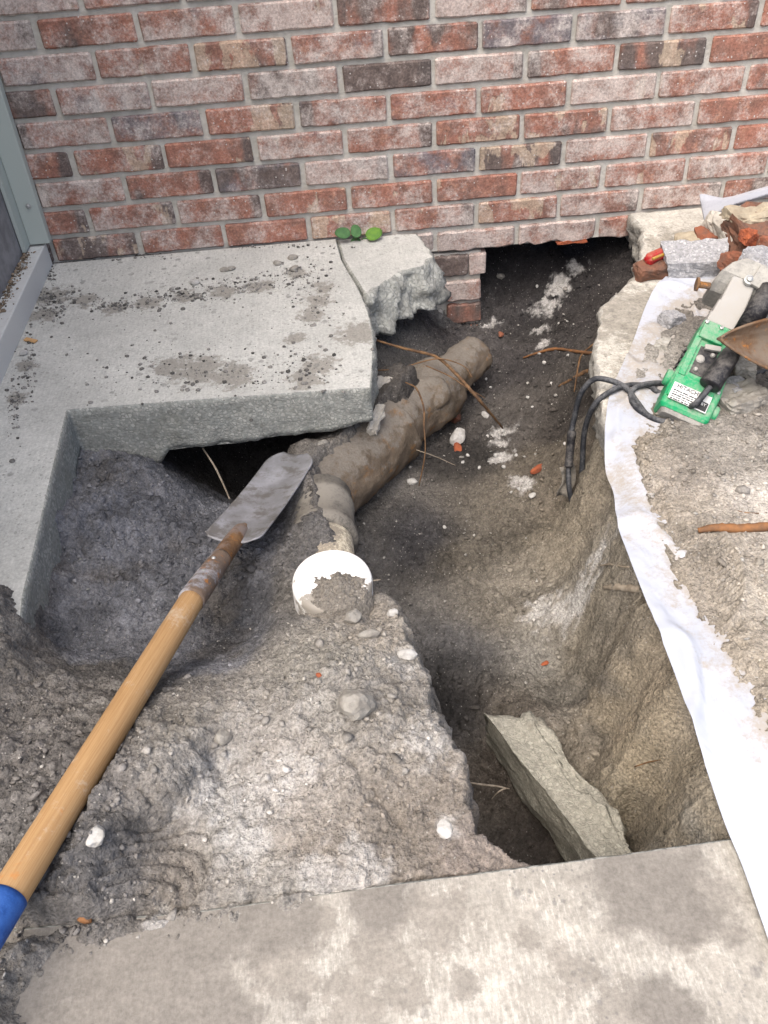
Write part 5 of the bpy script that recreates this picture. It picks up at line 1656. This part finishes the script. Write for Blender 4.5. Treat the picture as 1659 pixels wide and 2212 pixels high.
root('root', [(438, 968, -.13), (462, 1005, -.15), (482, 1045, -.16), (496, 1078, -.17)], [.0016, .002, .002, .0014], M['rootpale'], 'pale root hanging in the dark hole under the walk')
root('root', [(1296, 1226), (1318, 1223), (1345, 1228), (1360, 1229)], [.0014, .0018, .0016, .0014], M['rootpale'], 'thin pale root out of the right trench wall')
root('root', [(1304, 1273), (1330, 1272), (1352, 1274), (1380, 1277)], [.003, .0055, .006, .006], M['rootpale'], 'thick stubby root out of the right trench wall')
root('root', [(1012, 1690, -.14), (1035, 1694, -.15), (1070, 1698, -.17), (1100, 1704, -.19)], [.001, .0014, .0014, .001], M['rootpale'], 'pale forked rootlet bridging mound and concrete block')
root('root', [(1092, 1702, -.17), (1075, 1712, -.18), (1062, 1726, -.20)], [.0012, .001, .0007], M['rootpale'], 'short rootlet below the forked one by the block')
root('root', [(1370, 1660), (1400, 1650), (1425, 1645)], [.0009, .001, .0009], M['root'], 'hair-thin dark root on the sandy patch of the trench wall')
root('root', [(792, 1254, -.02), (808, 1254, -.018), (822, 1252, -.02)], [.0009, .0012, .0008], M['rootpale'], 'short pale rootlet touching the white cap')
root('stick', [(1508, 1146, .018), (1545, 1140, .024), (1600, 1141, .024), (1660, 1138, .024), (1760, 1134, .02)], [.004, .0062, .0068, .0068, .006], M['rootorange'], 'rusty orange stick lying on the tracked dirt at right')
root('stick', [(1565, 1092, .018), (1600, 1106, .019), (1640, 1109, .019), (1700, 1106, .018)], [.0009, .0014, .0014, .001], M['root'], 'thin twig above the rusty orange stick')
root('stick', [(1400, 1030, .016), (1440, 1044, .018), (1490, 1066, .018)], [.0008, .0012, .001], M['root'], 'thin dark twig on dirt below the hammer')

# torn scrap hanging in the trench by the cable
p0 = on_soil(1225, 1050)
vs = []
for i in range(8):
    for j in range(6):
        a, b = i / 7, j / 5
        q = oz(1208 + 30 * b + 6 * math.sin(a * 5), 1012 + 62 * a - 12 * b * (1 - a), -.155 - .055 * a)
        vs.append(q + np.array([0, -.004 * math.sin(b * 6 + a * 3), .003 * math.cos(a * 7)]))
ii = np.arange(48).reshape(8, 6)
qq = np.stack([ii[:-1, :-1], ii[1:, :-1], ii[1:, 1:], ii[:-1, 1:]], -1).reshape(-1, 4)
o = link('plastic_scrap', np_mesh('scrap', np.array(vs), qq), M['rubber'], smooth=True)
md = o.modifiers.new('t', 'SOLIDIFY')
md.thickness = .001
tag(rebase(o), 'dark torn plastic scrap stuck to the trench wall under the cable sleeve', 'plastic scrap')

# ------------------------------------------------------------------ weed at the foot of the wall
wd = empty('weed_plant', V(oy(772, 512, -.012)))
tag(wd, 'small green weed with five round leaves at the foot of the wall', 'plant')
def leaf(px, py, z, r, ang, mat_, tilt):
    c = oy(px, py, -.012 - r * .9)
    base = oy(772, 512, -.012)
    bm = bmesh.new()
    n = 18
    cen = bm.verts.new((0, 0, -.0015))
    ring1, ring2 = [], []
    for k in range(n):
        a = 2 * math.pi * k / n
        e = 1 + .12 * math.cos(a) + .02 * math.sin(5 * a)
        ring1.append(bm.verts.new((r * .55 * e * math.cos(a), r * .40 * e * math.sin(a), .0005 * abs(math.sin(a)))))
        ring2.append(bm.verts.new((r * 1.05 * e * math.cos(a), r * .80 * math.sin(a), .0022 * abs(math.sin(a)) - .001 * math.cos(a))))
    for k in range(n):
        k2 = (k + 1) % n
        bm.faces.new([cen, ring1[k], ring1[k2]])
        bm.faces.new([ring1[k], ring2[k], ring2[k2], ring1[k2]])
    me = bpy.data.meshes.new('leaf')
    bm.to_mesh(me)
    bm.free()
    o = link('leaf', me, mat_, wd, True)
    o.location = V(c) - wd.location
    o.rotation_euler = (Matrix.Rotation(.35 + tilt, 3, 'X') @ Matrix.Rotation(ang, 3, 'Z')).to_euler()
    s = o.modifiers.new('t', 'SOLIDIFY')
    s.thickness = .0006
    kid('stem', tube_mesh('stem', [base, (base + c) / 2 + np.array([0, 0, .004]), c + np.array([0, 0, -.002])], .0008, 6, 4), M['stem'], wd, True)
leaf(742, 504, .016, .018, 2.9, M['leaf'], .35)
leaf(769, 501, .022, .016, 1.7, M['leaf'], .45)
leaf(806, 506, .020, .020, .3, M['leafy'], .40)
leaf(768, 523, .010, .015, -2.0, M['leaf'], .1)
leaf(789, 524, .010, .015, -1.0, M['leaf'], .1)

# ------------------------------------------------------------------ loose crumbs of soil (uncountable)
ico = bmesh.new()
bmesh.ops.create_icosphere(ico, subdivisions=1, radius=1)
IV = np.array([v.co[:] for v in ico.verts])
IF = np.array([[v.index for v in f.verts] for f in ico.faces])
ico.free()
ph = (1 + 5 ** .5) / 2
def crumbs(name, n, box, dens, rlo, rhi, label, flat=.7, sink=.25, pw_=3.2, tint=None, jt=.48):
    x = rng.uniform(box[0], box[1], n * 4)
    y = rng.uniform(box[2], box[3], n * 4)
    i = np.clip(np.searchsorted(gx, x), 0, nx_ - 2)
    j = np.clip(np.searchsorted(gy, y), 0, ny - 2)
    keep = rng.random(n * 4) < dens[j, i]
    x, y, i, j = x[keep][:n], y[keep][:n], i[keep][:n], j[keep][:n]
    z = Z[j, i]
    n = len(x)
    r = rlo + (rhi - rlo) * rng.random(n) ** pw_
    sc = rng.uniform(.45, 1.35, (n, 1, 3)) * r[:, None, None]
    v = IV[None] * (1 + rng.uniform(-jt, jt, (n, len(IV), 1))) * sc
    qt = rng.normal(0, 1, (n, 4))
    qt /= np.linalg.norm(qt, axis=1)[:, None]
    qw, qv = qt[:, None, :1], np.broadcast_to(qt[:, None, 1:], v.shape)
    tcr = 2 * np.cross(qv, v)
    v = v + qw * tcr + np.cross(qv, tcr)
    v[..., 2] *= flat
    vv_ = v + np.stack([x, y, z + r * (flat * .7 - sink * .45)], 1)[:, None, :]
    f = IF[None] + (np.arange(n) * len(IV))[:, None, None]
    me = np_mesh(name, vv_.reshape(-1, 3), f.reshape(-1, 3))
    c = C3[:, j, i].T * rng.uniform(.75, 1.35, (n, 1))
    if jt < .47:
        c = np.minimum(c, np.array([.25, .235, .21]))
    if tint is not None:
        pale = rng.random(n) < .10
        c[pale] = np.array(tint) * rng.uniform(.7, 1.1, (pale.sum(), 1))
    c = np.concatenate([np.clip(c, .01, .8), np.ones((n, 1))], 1)
    at = me.color_attributes.new('Col', 'FLOAT_COLOR', 'POINT')
    at.data.foreach_set('color', np.repeat(c, len(IV), 0).astype(np.float32).ravel())
    o = link(name, me, M['clod'])
    return tag(o, label, 'soil crumbs', kind='stuff')
slabmask = 1 - hid * ((dirt_right < .001) & (dirt_front < .001))
zz_ok = (Z > -.5)
gy_, gx_ = np.gradient(Z, gy, gx)
slope = np.hypot(gx_, gy_)
flatk = sstep(1.6, .7, slope)
under = ((X < .70) & (Y > -.62)) | ((X < .13) & (Y > -1.1))
densL = np.clip(loose, 0, 1) * flatk * slabmask * (~under)
crumbs('soil_crumbs', 12000, (-.02, 1.5, -1.78, .1), densL, .0010, .0048, 'loose crumbly soil lumps in the pit and along the trench', .75, .25, 3.4)
densM = np.clip(.12 + .65 * loose, 0, 1) * flatk * (1 - wT) * slabmask * (~under) * sstep(-1.0, -1.15, Y)
crumbs('soil_crumbs', 6000, (.0, .85, -1.80, -1.0), densM, .0008, .0030, 'dry grey crumbs strewn over the mound', .7, .3, 3.2, (.42, .40, .36))
densR = slabmask * (in_right > .5) * sstep(.3, .7, vn(X * 9, Y * 9, 7))
crumbs('soil_crumbs', 3500, (1.0, 1.75, -1.65, -.3), densR, .0008, .0032, 'beige soil crumbs tracked over the plastic sheet', .6, .35, 3.6, (.45, .42, .37))
densT = wT * flatk * slabmask * (Y < .1)
crumbs('soil_crumbs', 4500, (.6, 1.4, -1.6, .1), densT * (.25 + .75 * vn(X * 14, Y * 14, 70)), .0010, .0042, 'dark crumbs on the trench floor and slope', .7, .3, 3.2, (.36, .345, .31))
crumbs('soil_clods', 140, (-.02, .9, -1.78, -.6), np.clip(.06 + loose, 0, 1) * flatk * (1 - wT) * slabmask * (~under), .0035, .0095, 'broken angular clods of earth lying on the pit and mound', .6, .40, 2.4, None, .45)
crumbs('soil_clods', 160, (.7, 1.4, -1.4, .05), densT, .004, .009, 'broken dark clods lying in the trench', .6, .40, 2.2, None, .45)
crumbs('lime_crumbs', 2600, (.6, 1.45, -1.2, .05), np.clip(lmask * 1.2, 0, 1) * wT * flatk, .0012, .0042, 'white lime crumbs spilled down the black slope', .7, .3, 2.2, (.5, .48, .45))
# crumbs lying on the left walk, thicker along the swept line and by the rail
def walk_crumbs(name, spots, n, label):
    P, R_ = [], []
    for (px, py, sx, sy, k) in spots:
        for _ in range(int(n * k)):
            q = oz(px + rng.normal(0, sx), py + rng.normal(0, sy), .001)
            P.append(q)
            R_.append(.0010 + .0045 * rng.random() ** 4)
    P = np.array(P)
    R_ = np.array(R_)
    ok = (P[:, 1] < -.006) & (P[:, 0] > -.03) & (P[:, 0] < .71)
    P, R_ = P[ok], R_[ok]
    m = len(P)
    v = IV[None] * (1 + rng.uniform(-.26, .26, (m, len(IV), 1))) * R_[:, None, None] * np.array([1, 1, .6])
    v = v + P[:, None, :]
    f = IF[None] + (np.arange(m) * len(IV))[:, None, None]
    me = np_mesh(name, v.reshape(-1, 3), f.reshape(-1, 3))
    c = np.array([[.12, .115, .105]]) * rng.uniform(.5, 2.2, (m, 1))
    c = np.concatenate([c, np.ones((m, 1))], 1)
    at = me.color_attributes.new('Col', 'FLOAT_COLOR', 'POINT')
    at.data.foreach_set('color', np.repeat(c, len(IV), 0).astype(np.float32).ravel())
    tag(link(name, me, M['clod'], smooth=True), label, 'soil crumbs', kind='stuff')
def rail_crumbs():
    m = 420
    y_ = -.06 - .34 * rng.random(m) ** 1.6
    x_ = -.052 + np.abs(rng.normal(0, .010, m))
    r_c = .001 + .003 * rng.random(m) ** 3
    v = IV[None] * (1 + rng.uniform(-.26, .26, (m, len(IV), 1))) * r_c[:, None, None] * np.array([1, 1.3, .7])
    v = v + np.stack([x_, y_, .0555 + r_c * .4], 1)[:, None, :]
    f = IF[None] + (np.arange(m) * len(IV))[:, None, None]
    me = np_mesh('rail_litter', v.reshape(-1, 3), f.reshape(-1, 3))
    c = np.array([[.20, .155, .11]]) * rng.uniform(.4, 1.7, (m, 1))
    c = np.concatenate([c, np.ones((m, 1))], 1)
    at = me.color_attributes.new('Col', 'FLOAT_COLOR', 'POINT')
    at.data.foreach_set('color', np.repeat(c, len(IV), 0).astype(np.float32).ravel())
    tag(link('rail_litter', me, M['clod']), 'brown dry litter on the white rail by the panel', 'litter', kind='stuff')
rail_crumbs()
walk_crumbs('walk_crumbs', [(250, 660, 50, 8, .5), (380, 640, 60, 8, .8), (520, 615, 60, 10, .8), (640, 590, 40, 10, .4), (130, 640, 30, 10, .5), (110, 670, 18, 18, .5), (62, 790, 8, 40, .4), (30, 870, 8, 40, .35), (420, 800, 90, 25, .6), (660, 800, 50, 30, .5), (680, 660, 30, 25, .35), (112, 590, 6, 14, .25), (400, 760, 180, 70, .5), (250, 555, 120, 3, .35), (600, 532, 120, 3, .35)], 260, 'dark grit and crumbs scattered on the left concrete walk')
